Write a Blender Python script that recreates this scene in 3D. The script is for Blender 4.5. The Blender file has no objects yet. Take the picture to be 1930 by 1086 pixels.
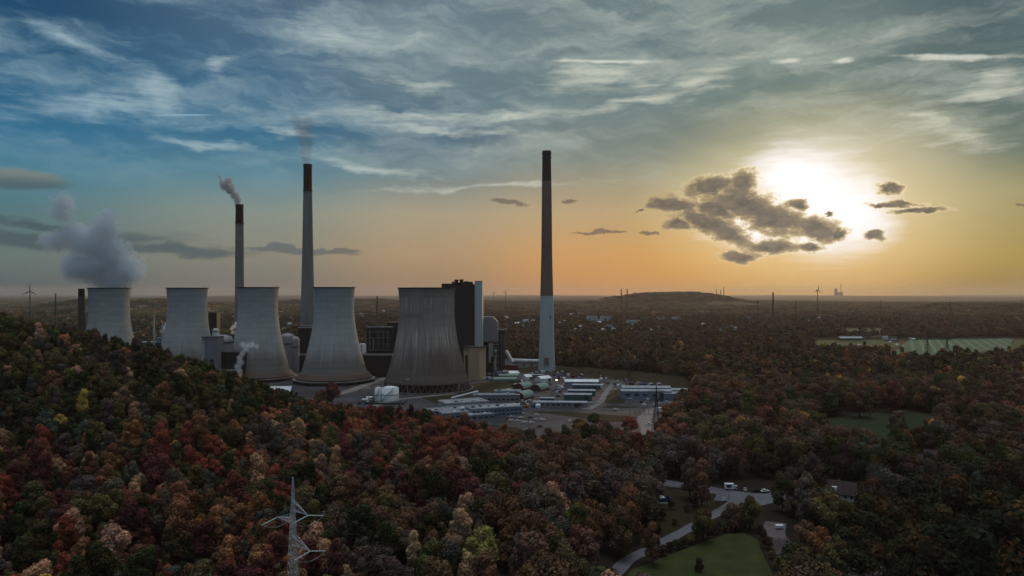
import bpy, math, random
import numpy as np
from mathutils import Vector, Matrix
random.seed(11); RNG = np.random.default_rng(11)
R = math.radians
F = 1378.0; CX = 965.0; HY = 555.0; H = 105.0      # photo focal length in px, centre, horizon row, eye height in m

# ------------------------------------------------------------------ camera
scene = bpy.context.scene
col = scene.collection
cam = bpy.data.cameras.new('camera'); camo = bpy.data.objects.new('camera', cam); col.objects.link(camo)
camo.location = (0, 0, H); camo.rotation_euler = (R(90), 0, 0)
cam.sensor_width = 36; cam.lens = 36*F/1930; cam.shift_y = (HY-543)/1930
cam.clip_start = 1; cam.clip_end = 90000
scene.camera = camo
scene.view_settings.view_transform = 'Standard'; scene.view_settings.look = 'None'
scene.view_settings.exposure = 0; scene.view_settings.gamma = 1; scene.view_settings.use_curve_mapping = False
scene.render.engine = 'CYCLES'
scene.cycles.max_bounces = 5; scene.cycles.diffuse_bounces = 2; scene.cycles.volume_bounces = 2
scene.cycles.transparent_max_bounces = 8
scene.cycles.volume_step_rate = 1.0; scene.cycles.volume_max_steps = 160

SUN_AZ = math.atan((1535-CX)/F); SUN_EL = R(7.6)
def lin(c):
    return tuple(((v/255)/12.92 if v/255 <= 0.04045 else ((v/255+0.055)/1.055)**2.4) for v in c)
def ang(px, py):
    x = px-CX
    return math.atan(x/F), math.atan((HY-py)/math.sqrt(F*F+x*x))

# ------------------------------------------------------------------ node helper
class NT:
    def __init__(s, nt): s.nt = nt; nt.nodes.clear()
    def n(s, t, **k):
        nd = s.nt.nodes.new(t)
        for a, b in k.items(): setattr(nd, a, b)
        return nd
    def put(s, sock, v):
        if isinstance(v, bpy.types.NodeSocket): s.nt.links.new(v, sock)
        else: sock.default_value = v
    def m(s, op, a, b=None, c=None, clamp=False):
        nd = s.n('ShaderNodeMath', operation=op, use_clamp=clamp)
        s.put(nd.inputs[0], a)
        if b is not None: s.put(nd.inputs[1], b)
        if c is not None: s.put(nd.inputs[2], c)
        return nd.outputs[0]
    def vm(s, op, a, b=None):
        nd = s.n('ShaderNodeVectorMath', operation=op)
        s.put(nd.inputs[0], a)
        if b is not None: s.put(nd.inputs[1], b)
        return nd.outputs['Value'] if op in ('LENGTH', 'DOT_PRODUCT', 'DISTANCE') else nd.outputs[0]
    def scale(s, v, k):
        nd = s.n('ShaderNodeVectorMath', operation='SCALE'); s.put(nd.inputs[0], v); s.put(nd.inputs['Scale'], k); return nd.outputs[0]
    def mr(s, v, a, b, c=0.0, d=1.0, smooth=True):
        nd = s.n('ShaderNodeMapRange', interpolation_type='SMOOTHSTEP' if smooth else 'LINEAR')
        for i, q in enumerate((v, a, b, c, d)): s.put(nd.inputs[i], q)
        return nd.outputs[0]
    def mix(s, f, a, b, mode='MIX'):
        nd = s.n('ShaderNodeMix', data_type='RGBA', blend_type=mode)
        s.put(nd.inputs[0], f)
        for i, q in ((6, a), (7, b)):
            if isinstance(q, (tuple, list)) and len(q) == 3: q = (*q, 1)
            s.put(nd.inputs[i], q)
        return nd.outputs[2]
    def noise(s, vec, sc, det=4, rough=.55, dist=0.0, color=False):
        nd = s.n('ShaderNodeTexNoise'); s.put(nd.inputs['Vector'], vec)
        nd.inputs['Scale'].default_value = sc; nd.inputs['Detail'].default_value = det
        nd.inputs['Roughness'].default_value = rough; nd.inputs['Distortion'].default_value = dist
        return nd.outputs['Color' if color else 'Fac']
    def ramp(s, f, stops):
        nd = s.n('ShaderNodeValToRGB'); cr = nd.color_ramp
        while len(cr.elements) < len(stops): cr.elements.new(.5)
        for e, (p, c) in zip(cr.elements, stops):
            e.position = p; e.color = (*c, 1) if len(c) == 3 else c
        s.put(nd.inputs[0], f); return nd.outputs[0]
    def comb(s, x, y, z=0.0):
        nd = s.n('ShaderNodeCombineXYZ')
        for i, q in enumerate((x, y, z)): s.put(nd.inputs[i], q)
        return nd.outputs[0]
    def sep(s, v):
        nd = s.n('ShaderNodeSeparateXYZ'); s.put(nd.inputs[0], v); return nd.outputs
    def mapping(s, v, loc=(0,0,0), rot=(0,0,0), sc=(1,1,1), t='TEXTURE'):
        nd = s.n('ShaderNodeMapping', vector_type=t); s.put(nd.inputs[0], v)
        nd.inputs['Location'].default_value = loc; nd.inputs['Rotation'].default_value = rot; nd.inputs['Scale'].default_value = sc
        return nd.outputs[0]

# ------------------------------------------------------------------ world: evening sky with cirrus, cumulus and glow round the sun
w = bpy.data.worlds.new('World'); scene.world = w; w.use_nodes = True
T = NT(w.node_tree)
D3 = T.n('ShaderNodeTexCoord').outputs['Generated']
dx, dy, dz = T.sep(T.vm('NORMALIZE', D3))[:3]
U = T.m('ARCTAN2', dx, dy); V = T.m('ARCSINE', dz)
UV = T.comb(U, V)
VMAX = .45
def station(st):
    return T.ramp(T.m('DIVIDE', V, VMAX), [(max(0, min(1, ang(x0, y)[1]/VMAX)), lin(c)) for y, c in reversed(st)])
cols = [
 (0,   [(0,(34,78,112)),(120,(46,98,130)),(230,(52,112,146)),(330,(72,124,142)),(400,(84,117,122)),(480,(99,116,112)),(515,(88,104,103)),(532,(66,84,92)),(553,(56,74,82))]),
 (480, [(0,(78,106,130)),(150,(68,108,136)),(250,(60,114,144)),(330,(92,134,148)),(400,(130,142,133)),(480,(134,132,118)),(520,(118,118,110)),(553,(98,100,96))]),
 (800, [(0,(106,126,136)),(150,(112,134,142)),(250,(84,113,132)),(330,(118,136,138)),(400,(166,156,132)),(480,(172,146,112)),(520,(160,132,102)),(553,(148,120,94))]),
 (1100,[(0,(110,129,133)),(200,(116,134,136)),(300,(134,142,132)),(400,(188,163,124)),(480,(206,156,96)),(553,(206,141,77))]),
 (1540,[(0,(114,132,130)),(150,(122,138,130)),(250,(136,142,118)),(320,(184,174,128)),(400,(214,184,108)),(480,(228,178,82)),(553,(214,158,62))]),
 (1930,[(0,(82,102,107)),(150,(92,112,112)),(280,(108,122,108)),(360,(160,152,108)),(480,(174,150,82)),(553,(152,122,58))]),
]
base = None; prev = None
for x0, st in cols:
    c = station(st)
    if base is None: base = c
    else: base = T.mix(T.mr(U, ang(prev, HY)[0], ang(x0, HY)[0]), base, c)
    prev = x0
base = T.mix(T.mr(U, 1.2, 2.8), base, station(cols[0][1]))   # round the back the sky turns blue again
# warped coordinates for the ragged cloud edges
wn = T.noise(T.mapping(UV, sc=(.10, .055, 1)), 1.0, 4, .6, color=True)
warp = T.vm('SUBTRACT', wn, (.5, .5, .5))
UVw = T.vm('ADD', UV, T.vm('MULTIPLY', warp, (.10, .05, 0)))
# cirrus: streaks, high up, sheared
ci1 = T.noise(T.mapping(UVw, rot=(0,0,R(4)), sc=(.34, .050, 1)), 1.0, 7, .62)
ci2 = T.noise(T.mapping(UVw, loc=(3,1,0), rot=(0,0,R(-14)), sc=(.16, .035, 1)), 1.0, 6, .65)
ci3 = T.noise(T.mapping(UVw, loc=(7,2,0), rot=(0,0,R(7)), sc=(.06, .010, 1)), 1.0, 5, .6)
big = T.noise(T.mapping(UV, loc=(1.3,.4,0), sc=(.42, .16, 1)), 1.0, 3, .5)
hi = T.mr(V, .10, .24)                                        # cirrus lies in the upper sky
s1 = T.m('ADD', T.m('MULTIPLY', ci1, .62), T.m('MULTIPLY', ci2, .38))
lite = T.mr(T.m('ADD', s1, T.m('MULTIPLY', T.m('SUBTRACT', big, .5), .30)), .44, .66)
fine = T.mr(ci3, .40, .75)
liteF = T.m('MULTIPLY', lite, T.m('ADD', T.m('MULTIPLY', hi, .55), .18))
liteF = T.m('MULTIPLY', liteF, T.m('ADD', T.m('MULTIPLY', fine, .42), .72), clamp=True)
dark = T.m('MULTIPLY', T.mr(s1, .54, .36), T.m('MULTIPLY', hi, .40))
sky = T.mix(dark, base, T.mix(1.0, base, (.50, .58, .66), 'MULTIPLY'))
litc = T.mix(T.mr(U, -.6, .3), lin((150,176,186)), lin((186,192,180)))
sky = T.mix(liteF, sky, T.mix(T.mr(V, .08, .2), T.mix(1.0, base, (1.2,1.15,1.1), 'MULTIPLY'), litc))

def field(items, src, nse=None, namp=.8, a=0.0, b=.25):
    f = None
    for px, py, wx, wy, rot in items:
        u0, v0 = ang(px, py)
        k = math.cos(u0); vv_ = (HY-py)/F; rot = rot+math.degrees(math.atan(-vv_*math.sin(u0)/(1+(vv_*k)**2)))
        L = T.vm('LENGTH', T.mapping(src, loc=(u0, v0, 0), rot=(0,0,R(rot)), sc=(wx/F*k*k, wy/F*k, 1)))
        q = T.m('SUBTRACT', 1.0, L)
        f = q if f is None else T.m('MAXIMUM', f, q)
    if nse is not None: f = T.m('ADD', f, T.m('MULTIPLY', T.m('SUBTRACT', nse, .5), namp))
    return f if a is None else T.mr(f, a, b)
nw = T.noise(T.mapping(UV, sc=(.030, .022, 1)), 1.0, 6, .62)
nwf = T.noise(T.mapping(UV, loc=(5,5,0), sc=(.075, .010, 1)), 1.0, 6, .65)
# bright wisps and old contrails in the upper sky
wisps = field([(1790,262,140,30,-8),(1730,230,60,18,-20),(1890,135,70,32,6),(1850,180,150,26,12),
               (545,252,70,16,-12),(700,310,170,14,-9),(800,218,300,16,-2),(850,245,200,12,-8),(960,225,130,12,12),(1130,150,160,26,4),
               (790,155,110,20,-6),(640,75,120,36,-12),(110,75,130,22,-22),(180,195,230,30,4),(410,125,30,30,0),
               (400,270,160,14,-16),(1230,185,190,16,10),(1320,150,110,30,24),(300,180,60,60,30),(900,350,300,9,3)], UVw, nwf, 2.4, .0, 1.35)
sky = T.mix(T.m('MULTIPLY', wisps, .72), sky, T.mix(T.mr(U, -.6, .2), lin((160,186,196)), lin((214,216,198))))
trails = field([(1800,107,190,7,0),(1790,110,120,8,0),(1485,115,44,7,5),(1588,114,28,7,5),(1140,117,140,5,0)],
               T.vm('ADD', UV, T.vm('MULTIPLY', warp, (.02, .008, 0))), nw, 1.6, .1, .9)
sky = T.mix(T.m('MULTIPLY', trails, .75), sky, lin((222,222,208)))
thin = field([(345,217,72,1.7,0)], UV, None, 0, 0, .5)
sky = T.mix(T.m('MULTIPLY', thin, .8), sky, lin((140,175,195)))
# glow round the sun
gl = T.m('MAXIMUM', T.m('SUBTRACT', 1.0, T.vm('LENGTH', T.mapping(UV, loc=(*ang(1540,380), 0), sc=(330/F, 210/F, 1)))), 0.0)
sky = T.mix(T.m('MULTIPLY', T.m('POWER', gl, 1.4), .95), sky, (.95, .80, .52))
core = field([(1530,375,160,106,-12),(1590,400,108,100,0),(1500,335,120,68,0),(1440,430,120,50,0),(1540,450,90,40,0)],
             T.vm('ADD', UV, T.vm('MULTIPLY', warp, (.05, .03, 0))), nwf, .65, -.22, .78)
sky = T.mix(core, sky, (1.10, 1.06, 1.06))
# dark cumulus in front of the glow, stratus strips low down
UVc = T.vm('ADD', UV, T.vm('MULTIPLY', T.vm('SUBTRACT', T.noise(T.mapping(UV, sc=(.035,.025,1)), 1.0, 5, .65, color=True), (.5,.5,.5)), (.035, .024, 0)))
nc = T.noise(T.mapping(UV, loc=(9,4,0), sc=(.021, .013, 1)), 1.0, 7, .72)
cumL = [(1400,345,34,30,0),(1335,352,60,20,8),(1270,385,60,20,-10),(1400,385,90,38,-22),(1455,412,90,34,-15),(1540,430,56,24,-14),(1578,441,22,14,0),
        (1330,420,80,26,-18),(1375,440,50,22,-20),(1450,466,64,17,0),(1520,466,34,10,0),(1395,484,46,13,0),(1350,392,60,26,-20),(1275,425,36,12,0),
        (1504,388,24,9,0),(1567,401,7,6,0),(1648,446,28,10,-10),(1675,356,30,11,-10),(1735,397,66,7,2),(1690,384,60,7,0),(1655,386,22,6,0),
        (1205,398,10,5,0),(1232,388,20,8,0)]
craw = field(cumL, UVc, nc, 1.75, None)
cumd = T.mr(craw, -.12, .28); thick = T.mr(craw, .02, .62)
rim = T.m('MULTIPLY', T.mr(craw, -.16, .0), T.mr(gl, .12, .75))
sky = T.mix(T.m('MULTIPLY', rim, .7), sky, (1.05, .90, .62))
shade = T.mix(thick, lin((196,172,126)), T.mix(T.mr(nc, .3, .7), lin((80,79,80)), lin((132,120,102))))
sky = T.mix(T.m('MULTIPLY', cumd, .96), sky, shade)
stl = [(960,381,42,7,-5),(1074,377,18,6,0),(1130,438,66,3.6,0),(1222,441,24,4,0),(1925,385,14,4,0),(565,473,140,8,-3),(530,465,30,9,0),(640,474,50,6,0)]
strips = field(stl, UVc, nc, .6, .0, .4)
sky = T.mix(T.m('MULTIPLY', strips, .8), sky, T.mix(T.mr(U, -.35, .05), lin((88,98,104)), lin((112,100,88))))
stl = [(110,450,330,24,0),(330,468,210,16,-4),(60,420,130,12,-5)]
bands = field(stl, UVw, nwf, 1.0, .0, .7)
sky = T.mix(T.m('MULTIPLY', bands, .78), sky, lin((66,84,92)))
len1 = field([(30,337,125,24,-5)], T.vm('ADD', UV, T.vm('MULTIPLY', warp, (.03, .008, 0))), nwf, .4, .0, .45)
sky = T.mix(T.m('MULTIPLY', len1, .8), sky, T.mix(T.mr(V, ang(30,350)[1], ang(30,322)[1]), lin((76,92,98)), lin((122,130,122))))
sky = T.mix(T.mr(V, .50, .95), sky, (.21, .27, .33))
sky = T.mix(T.mr(V, 1.02, 1.40), sky, (3.3, 3.35, 3.4))         # bright patch added straight overhead to top-light the trees             # unseen, outside the frame
nish = T.n('ShaderNodeTexSky', sky_type='NISHITA', sun_disc=False, sun_elevation=SUN_EL, sun_rotation=SUN_AZ, air_density=1.0, dust_density=1.0)
b1 = T.n('ShaderNodeBackground'); b2 = T.n('ShaderNodeBackground'); ad = T.n('ShaderNodeAddShader'); wo = T.n('ShaderNodeOutputWorld')
T.put(b1.inputs[0], nish.outputs[0]); b1.inputs[1].default_value = .0
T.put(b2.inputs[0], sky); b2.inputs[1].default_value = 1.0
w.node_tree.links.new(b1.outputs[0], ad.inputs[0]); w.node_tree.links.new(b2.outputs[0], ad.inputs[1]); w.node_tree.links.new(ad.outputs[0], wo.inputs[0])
w.cycles.sampling_method = 'MANUAL'; w.cycles.sample_map_resolution = 512

# ------------------------------------------------------------------ sun
sl = bpy.data.lights.new('sun', 'SUN'); slo = bpy.data.objects.new('sun', sl); col.objects.link(slo)
sl.energy = .9; sl.angle = R(4); sl.color = (1.0, .62, .34)
sd = Vector((math.sin(SUN_AZ)*math.cos(SUN_EL), math.cos(SUN_AZ)*math.cos(SUN_EL), math.sin(SUN_EL)))
slo.rotation_euler = sd.to_track_quat('Z', 'Y').to_euler(); slo.location = (600, 500, 500)

# ------------------------------------------------------------------ terrain
PROF = [  # (photo column, [(distance, ground height)...])
 (-700,[(150,14),(300,50),(400,80),(500,110),(560,112),(720,60),(900,0)]),
 (-300,[(150,10),(240,18),(300,32),(400,58),(500,90),(560,90),(700,40),(850,0)]),
 (0,   [(150,5),(240,8),(300,22),(380,42),(440,64),(500,85),(560,80),(680,30),(800,0)]),
 (200, [(150,3),(240,6),(280,14),(370,31),(450,53),(500,68),(540,64),(700,5),(760,0)]),
 (400, [(150,2),(240,6),(270,10),(370,19),(450,33),(510,45),(550,38),(650,3),(700,0)]),
 (560, [(150,1),(250,6),(370,11),(470,20),(530,28),(570,20),(640,0)]),
 (750, [(150,0),(250,2),(400,5),(470,10),(520,13),(560,6),(585,0)]),
 (1000,[(250,0),(350,3),(450,5),(490,4),(530,0)]),
 (1200,[(390,0),(440,2),(490,1.5),(530,0)]),
 (1320,[(100,0),(900,0)]), (1400,[(100,0),(900,0)])]
PX = np.array([p[0] for p in PROF], float)
def terrain(X, Y):
    X = np.asarray(X, float); Y = np.asarray(Y, float); Yc = np.maximum(Y, 60)
    t = np.clip(X/Yc*F+CX, PX[0], PX[-1])
    z = np.zeros_like(t)
    vals = [np.interp(Yc, [d for d, _ in pr], [h for _, h in pr]) for _, pr in PROF]
    for i in range(len(PROF)-1):
        k = np.clip((t-PX[i])/(PX[i+1]-PX[i]), 0, 1); mk = (t >= PX[i]) & (t <= PX[i+1])
        z = np.where(mk, vals[i]*(1-k)+vals[i+1]*k, z)
    bump = 2.2*np.sin(X*.047+1.3*np.sin(Y*.021))*np.sin(Y*.039+X*.013)+1.2*np.sin(X*.11+Y*.07)
    z = np.maximum(z+bump*np.clip(z/14, 0, 1), 0)
    # far away: low swells, a rounded spoil heap, and the first ridge on the left
    far = np.clip((Y-2600)/3000, 0, 1)
    z = z+far*(10+9*np.sin(X/1500+1)+6*np.sin(X/610+Y/900))*np.clip((Y-2600)/9000, 0, 1)*1.3
    def heap(cx, cy, rx, ry, h, flat=.45):
        r = np.sqrt(((X-cx)/rx)**2+((Y-cy)/ry)**2)
        return h*(1-np.clip((r-flat)/(1-flat), 0, 1)**2*(3-2*np.clip((r-flat)/(1-flat), 0, 1)))
    z = z+heap((1262-CX)/F*6500, 6500, 960, 900, 100, .06)+heap((1330-CX)/F*6900, 6900, 520, 500, 40, .2)
    z = z+np.clip((Y-9000)/20000, 0, 1)*45
    z = z+heap((40-CX)/F*3300, 3300, 190, 260, 62, .25)+heap((95-CX)/F*3500, 3500, 160, 220, 66, .25)
    z = z+heap((250-CX)/F*5200, 5200, 700, 600, 52)+heap((640-CX)/F*7000, 7000, 800, 600, 40)+heap((1850-CX)/F*4200, 4200, 420, 400, 34)
    return z
def G(px, py, z=0.0):
    Y = (H-z)*F/(py-HY); return ((px-CX)/F*Y, Y)
def on_ground(px, py, hgt=0.0, y0=140):
    """first place along the sight line where the ground plus hgt meets it"""
    Y = np.arange(y0, 2600, 1.0); X = (px-CX)/F*Y
    d = H-(py-HY)/F*Y-(terrain(X, Y)+hgt)
    i = np.argmax(d <= 0)
    return float(X[i]), float(Y[i])
def tz(x, y): return float(terrain(x, y))

# ------------------------------------------------------------------ tagging
def tag(o, label=None, cat=None, group=None, kind=None):
    if label: o['label'] = label
    if cat: o['category'] = cat
    if group: o['group'] = group
    if kind: o['kind'] = kind
    return o
def thing(name, label, cat, loc=(0,0,0), rz=0.0, group=None):
    o = bpy.data.objects.new(name, None); col.objects.link(o)
    o.location = loc; o.rotation_euler = (0,0,rz); o.empty_display_size = 1
    return tag(o, label, cat, group)
def copy_tree(o, parent=None):
    c = o.copy(); col.objects.link(c); c.parent = parent
    for ch in o.children: copy_tree(ch, c)
    return c

class MB:
    def __init__(s): s.v = []; s.f = []; s.mi = []; s.sm = []
    def add(s, vs, fs, mi=0, sm=False):
        b = len(s.v); s.v += [tuple(p) for p in vs]; s.f += [tuple(i+b for i in f) for f in fs]; s.mi += [mi]*len(fs); s.sm += [sm]*len(fs); return s
    def box(s, cx, cy, z0, sx, sy, sz, rz=0.0, mi=0):
        c, n = math.cos(rz), math.sin(rz); vs = []
        for z in (z0, z0+sz):
            for a, b in ((-1,-1),(1,-1),(1,1),(-1,1)):
                x, y = a*sx/2, b*sy/2; vs.append((cx+x*c-y*n, cy+x*n+y*c, z))
        return s.add(vs, [(3,2,1,0),(4,5,6,7),(0,1,5,4),(1,2,6,5),(2,3,7,6),(3,0,4,7)], mi)
    def lathe(s, prof, n=48, cx=0, cy=0, mi=0, rib=None, sm=True, capb=False, capt=False):
        vs = []; fs = []
        for (r, z) in prof:
            for k in range(n):
                a = 2*math.pi*k/n; rr = r+(rib[k % len(rib)] if rib else 0)
                vs.append((cx+rr*math.cos(a), cy+rr*math.sin(a), z))
        for j in range(len(prof)-1):
            for k in range(n):
                k2 = (k+1) % n; fs.append((j*n+k, j*n+k2, (j+1)*n+k2, (j+1)*n+k))
        s.add(vs, fs, mi, sm)
        if capt: s.add(vs[-n:], [tuple(range(n))], mi)
        if capb: s.add(vs[:n], [tuple(range(n))[::-1]], mi)
        return s
    def tube(s, p, q, r, n=6, r2=None, mi=0, sm=True):
        p = Vector(p); q = Vector(q); d = (q-p)
        if d.length < 1e-6: return s
        d.normalize(); a = d.cross(Vector((0,0,1)))
        if a.length < .01: a = Vector((1,0,0))
        a.normalize(); b = d.cross(a); r2 = r if r2 is None else r2; vs = []
        for c, rr in ((p, r), (q, r2)):
            for k in range(n):
                t = 2*math.pi*k/n; vs.append(c+a*(rr*math.cos(t))+b*(rr*math.sin(t)))
        fs = [(k, (k+1) % n, n+(k+1) % n, n+k) for k in range(n)]
        s.add(vs, fs, mi, sm); s.add(vs, [tuple(range(n))[::-1], tuple(range(n, 2*n))], mi); return s
    def path(s, pts, r, n=6, mi=0):
        for a, b in zip(pts[:-1], pts[1:]): s.tube(a, b, r, n, mi=mi)
        return s
    def gable(s, L, W, z0, h, over=.4, mi=0):      # roof slab, ridge along x
        t = .3; vs = []
        for x in (-L/2-over, L/2+over):
            k = h/(W/2)
            for y, z in ((-W/2-over, z0-over*k), (0, z0+h), (W/2+over, z0-over*k), (W/2+over, z0-over*k+t), (0, z0+h+t), (-W/2-over, z0-over*k+t)):
                vs.append((x, y, z))
        return s.add(vs, [(0,1,7,6),(1,2,8,7),(2,3,9,8),(3,4,10,9),(4,5,11,10),(5,0,6,11),(0,5,4,1),(1,4,3,2),(6,7,10,11),(7,8,9,10)], mi)
    def house(s, L, W, hw, hr, mi=0):              # walls with gable ends, ridge along x
        vs = [(-L/2,-W/2,0),(L/2,-W/2,0),(L/2,W/2,0),(-L/2,W/2,0),(-L/2,-W/2,hw),(L/2,-W/2,hw),(L/2,W/2,hw),(-L/2,W/2,hw),(-L/2,0,hw+hr),(L/2,0,hw+hr)]
        return s.add(vs, [(0,1,5,4),(2,3,7,6),(1,2,6,9,5),(3,0,4,8,7),(4,5,9,8),(6,7,8,9),(3,2,1,0)], mi)
    def arch(s, L, W, z0, h, off=0.0, n=14, mi=0, caps=True, sm=True):   # half barrel along x
        vs = []
        for x in (-L/2, L/2):
            for k in range(n+1):
                a = math.pi*k/n; vs.append((x, -(W/2+off)*math.cos(a), z0+(h+off)*math.sin(a)))
        s.add(vs, [(k, k+1, n+2+k, n+1+k) for k in range(n)], mi, sm)
        if caps: s.add(vs, [tuple(range(n+1))[::-1], tuple(range(n+1, 2*n+2))], mi)
        return s
    def poly(s, pts, z0, z1, mi=0):
        n = len(pts); vs = [(x, y, z0) for x, y in pts]+[(x, y, z1) for x, y in pts]
        return s.add(vs, [tuple(range(n))[::-1], tuple(range(n, 2*n))]+[(k, (k+1) % n, n+(k+1) % n, n+k) for k in range(n)], mi)
    def build(s, name, mat, parent=None, label=None):
        me = bpy.data.meshes.new(name); me.from_pydata(s.v, [], s.f)
        mats = mat if isinstance(mat, (list, tuple)) else [mat]
        for m_ in mats: me.materials.append(m_)
        me.polygons.foreach_set('material_index', s.mi); me.polygons.foreach_set('use_smooth', s.sm)
        me.update()
        o = bpy.data.objects.new(name, me); col.objects.link(o); o.parent = parent
        if label: o['label'] = label
        return o

# ------------------------------------------------------------------ materials
MATS = {}
def mat(name, c, c2=None, rough=.8, sc=.2, metal=0.0, bump=0.0, det=5, stretch=(1,1,1), spec=.3, obj=True):
    if name in MATS: return MATS[name]
    m = bpy.data.materials.new(name); m.use_nodes = True; t = NT(m.node_tree)
    out = t.n('ShaderNodeOutputMaterial'); b = t.n('ShaderNodeBsdfPrincipled')
    t.nt.links.new(b.outputs[0], out.inputs[0])
    tc = t.n('ShaderNodeTexCoord').outputs['Object']
    v = t.mapping(tc, sc=stretch, t='POINT')
    nz = t.noise(v, sc, det, .6)
    c2 = c2 or tuple(x*.7 for x in c)
    t.put(b.inputs['Base Color'], t.mix(t.mr(nz, .35, .65), c, c2))
    b.inputs['Roughness'].default_value = rough; b.inputs['Metallic'].default_value = metal; b.inputs['Specular IOR Level'].default_value = spec
    if bump:
        bp = t.n('ShaderNodeBump'); bp.inputs['Strength'].default_value = 1; bp.inputs['Distance'].default_value = bump
        t.put(bp.inputs['Height'], nz); t.nt.links.new(bp.outputs[0], b.inputs['Normal'])
    MATS[name] = m; return m
def emis(name, c, k):
    m = bpy.data.materials.new(name); m.use_nodes = True; t = NT(m.node_tree)
    out = t.n('ShaderNodeOutputMaterial'); e = t.n('ShaderNodeEmission'); e.inputs[0].default_value = (*c, 1); e.inputs[1].default_value = k
    t.nt.links.new(e.outputs[0], out.inputs[0]); MATS[name] = m; return m

def tower_mat(name, c, stain, ribs=0, zstain=30.0):
    m = bpy.data.materials.new(name); m.use_nodes = True; t = NT(m.node_tree)
    out = t.n('ShaderNodeOutputMaterial'); b = t.n('ShaderNodeBsdfPrincipled'); t.nt.links.new(b.outputs[0], out.inputs[0])
    tc = t.n('ShaderNodeTexCoord').outputs['Object']; x, y, z = t.sep(tc)[:3]
    a = t.m('ARCTAN2', x, y)
    cyl = t.comb(t.m('MULTIPLY', a, 30.0), 0.0, z)
    st1 = t.noise(t.mapping(cyl, sc=(1, 1, .035), t='POINT'), .45, 6, .65)
    st2 = t.noise(t.mapping(cyl, loc=(9,0,4), sc=(1, 1, .12), t='POINT'), .16, 5, .6)
    low = t.m('ADD', t.m('MULTIPLY', t.mr(z, zstain*2.3, 0.0), 1.25), .18)
    f = t.m('MULTIPLY', t.mr(t.m('ADD', t.m('ADD', st1, t.m('MULTIPLY', t.mr(z, zstain*1.9, 8.0), .30 if ribs else .44)), t.m('MULTIPLY', st2, .5)), .50, 1.18), low, clamp=True)
    c_ = t.mix(t.m('MULTIPLY', f, .85), c, stain)
    lift = t.m('MULTIPLY', t.mr(t.m('FRACT', t.m('DIVIDE', z, 6.4)), .0, .16, .86, 1.0), t.mr(t.noise(t.mapping(cyl, sc=(.05, 1, .28), t='POINT'), .6, 2), .3, .7, .93, 1.07))
    c_ = t.mix(1.0, c_, t.comb(lift, lift, lift), 'MULTIPLY')
    if ribs:
        band = t.noise(t.mapping(cyl, loc=(2,0,1), sc=(.12, 1, 1), t='POINT'), .028, 3, .5)
        dk = t.m('MULTIPLY', t.mr(band, .50, .62), .55)
        c_ = t.mix(dk, c_, stain)
        # salty pale streaks that run down between the ribs in two belts
        belt = t.m('MAXIMUM', t.m('MULTIPLY', t.mr(z, 78, 92), t.mr(z, 104, 98)), t.m('MULTIPLY', t.mr(z, 42, 56), t.mr(z, 76, 62)))
        sk = t.noise(t.mapping(cyl, loc=(5,0,2), sc=(1, 1, .02), t='POINT'), .55, 4, .7)
        c_ = t.mix(t.m('MULTIPLY', t.m('MULTIPLY', t.mr(sk, .50, .62), belt), .60), c_, (.62,.60,.54))
    t.put(b.inputs['Base Color'], c_); b.inputs['Roughness'].default_value = .9; b.inputs['Specular IOR Level'].default_value = .2
    MATS[name] = m; return m

M_tower = tower_mat('smooth_concrete', (.365,.385,.385), (.115,.105,.095))
M_ribt = tower_mat('ribbed_concrete', (.31,.275,.255), (.09,.07,.062), ribs=1, zstain=45)
M_conc = mat('concrete', (.17,.16,.155), (.11,.105,.10), .9, .15)
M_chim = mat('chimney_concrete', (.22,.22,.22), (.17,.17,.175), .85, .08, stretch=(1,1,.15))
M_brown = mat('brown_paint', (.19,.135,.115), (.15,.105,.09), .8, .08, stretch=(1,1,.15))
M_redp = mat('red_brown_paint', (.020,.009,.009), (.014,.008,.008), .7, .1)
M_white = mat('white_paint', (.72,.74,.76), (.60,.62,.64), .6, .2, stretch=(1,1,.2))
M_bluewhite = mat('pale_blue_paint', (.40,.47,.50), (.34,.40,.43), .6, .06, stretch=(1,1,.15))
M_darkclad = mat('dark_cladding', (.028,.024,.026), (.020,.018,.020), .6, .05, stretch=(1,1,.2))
M_dark2 = mat('dark_steel', (.045,.042,.045), (.03,.028,.03), .6, .3)
M_grey = mat('grey_cladding', (.24,.24,.26), (.19,.19,.21), .6, .08, stretch=(1,1,.2))
M_lgrey = mat('light_grey_metal', (.42,.44,.47), (.33,.35,.38), .5, .12)
M_tan = mat('tan_cladding', (.46,.36,.24), (.40,.31,.20), .7, .06, stretch=(1,1,.2))
M_brownclad = mat('brown_cladding', (.085,.06,.05), (.065,.045,.04), .7, .06)
M_green = mat('green_sheet', (.16,.24,.20), (.13,.20,.17), .5, .3)
M_dgreen = mat('dark_green_wall', (.05,.12,.11), (.04,.09,.085), .6, .3)
M_red = mat('red_gable', (.16,.020,.022), (.12,.016,.018), .7, .3)
M_roof = mat('metal_roof', (.36,.38,.42), (.24,.26,.30), .32, .25, metal=.3)
M_bluewall = mat('blue_grey_wall', (.20,.25,.33), (.16,.20,.27), .6, .2)
M_glass = mat('dark_window_glass', (.03,.04,.05), (.02,.03,.04), .12, .5, spec=.6)
M_steel = mat('galvanised_steel', (.26,.28,.30), (.18,.19,.21), .4, .6, metal=.6)
M_pylon = mat('weathered_zinc', (.46,.50,.53), (.34,.37,.40), .45, .6, metal=.3)
M_insul = mat('insulator_glass', (.5,.58,.6), (.4,.48,.5), .2, 2)
M_tile = mat('dark_red_tiles', (.040,.022,.022), (.028,.017,.018), .8, .8)
M_plaster = mat('white_plaster', (.66,.66,.68), (.54,.54,.57), .8, .4)
M_bark = mat('bark', (.06,.045,.035), (.035,.028,.022), .95, 1.2, stretch=(1,1,.3))
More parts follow.
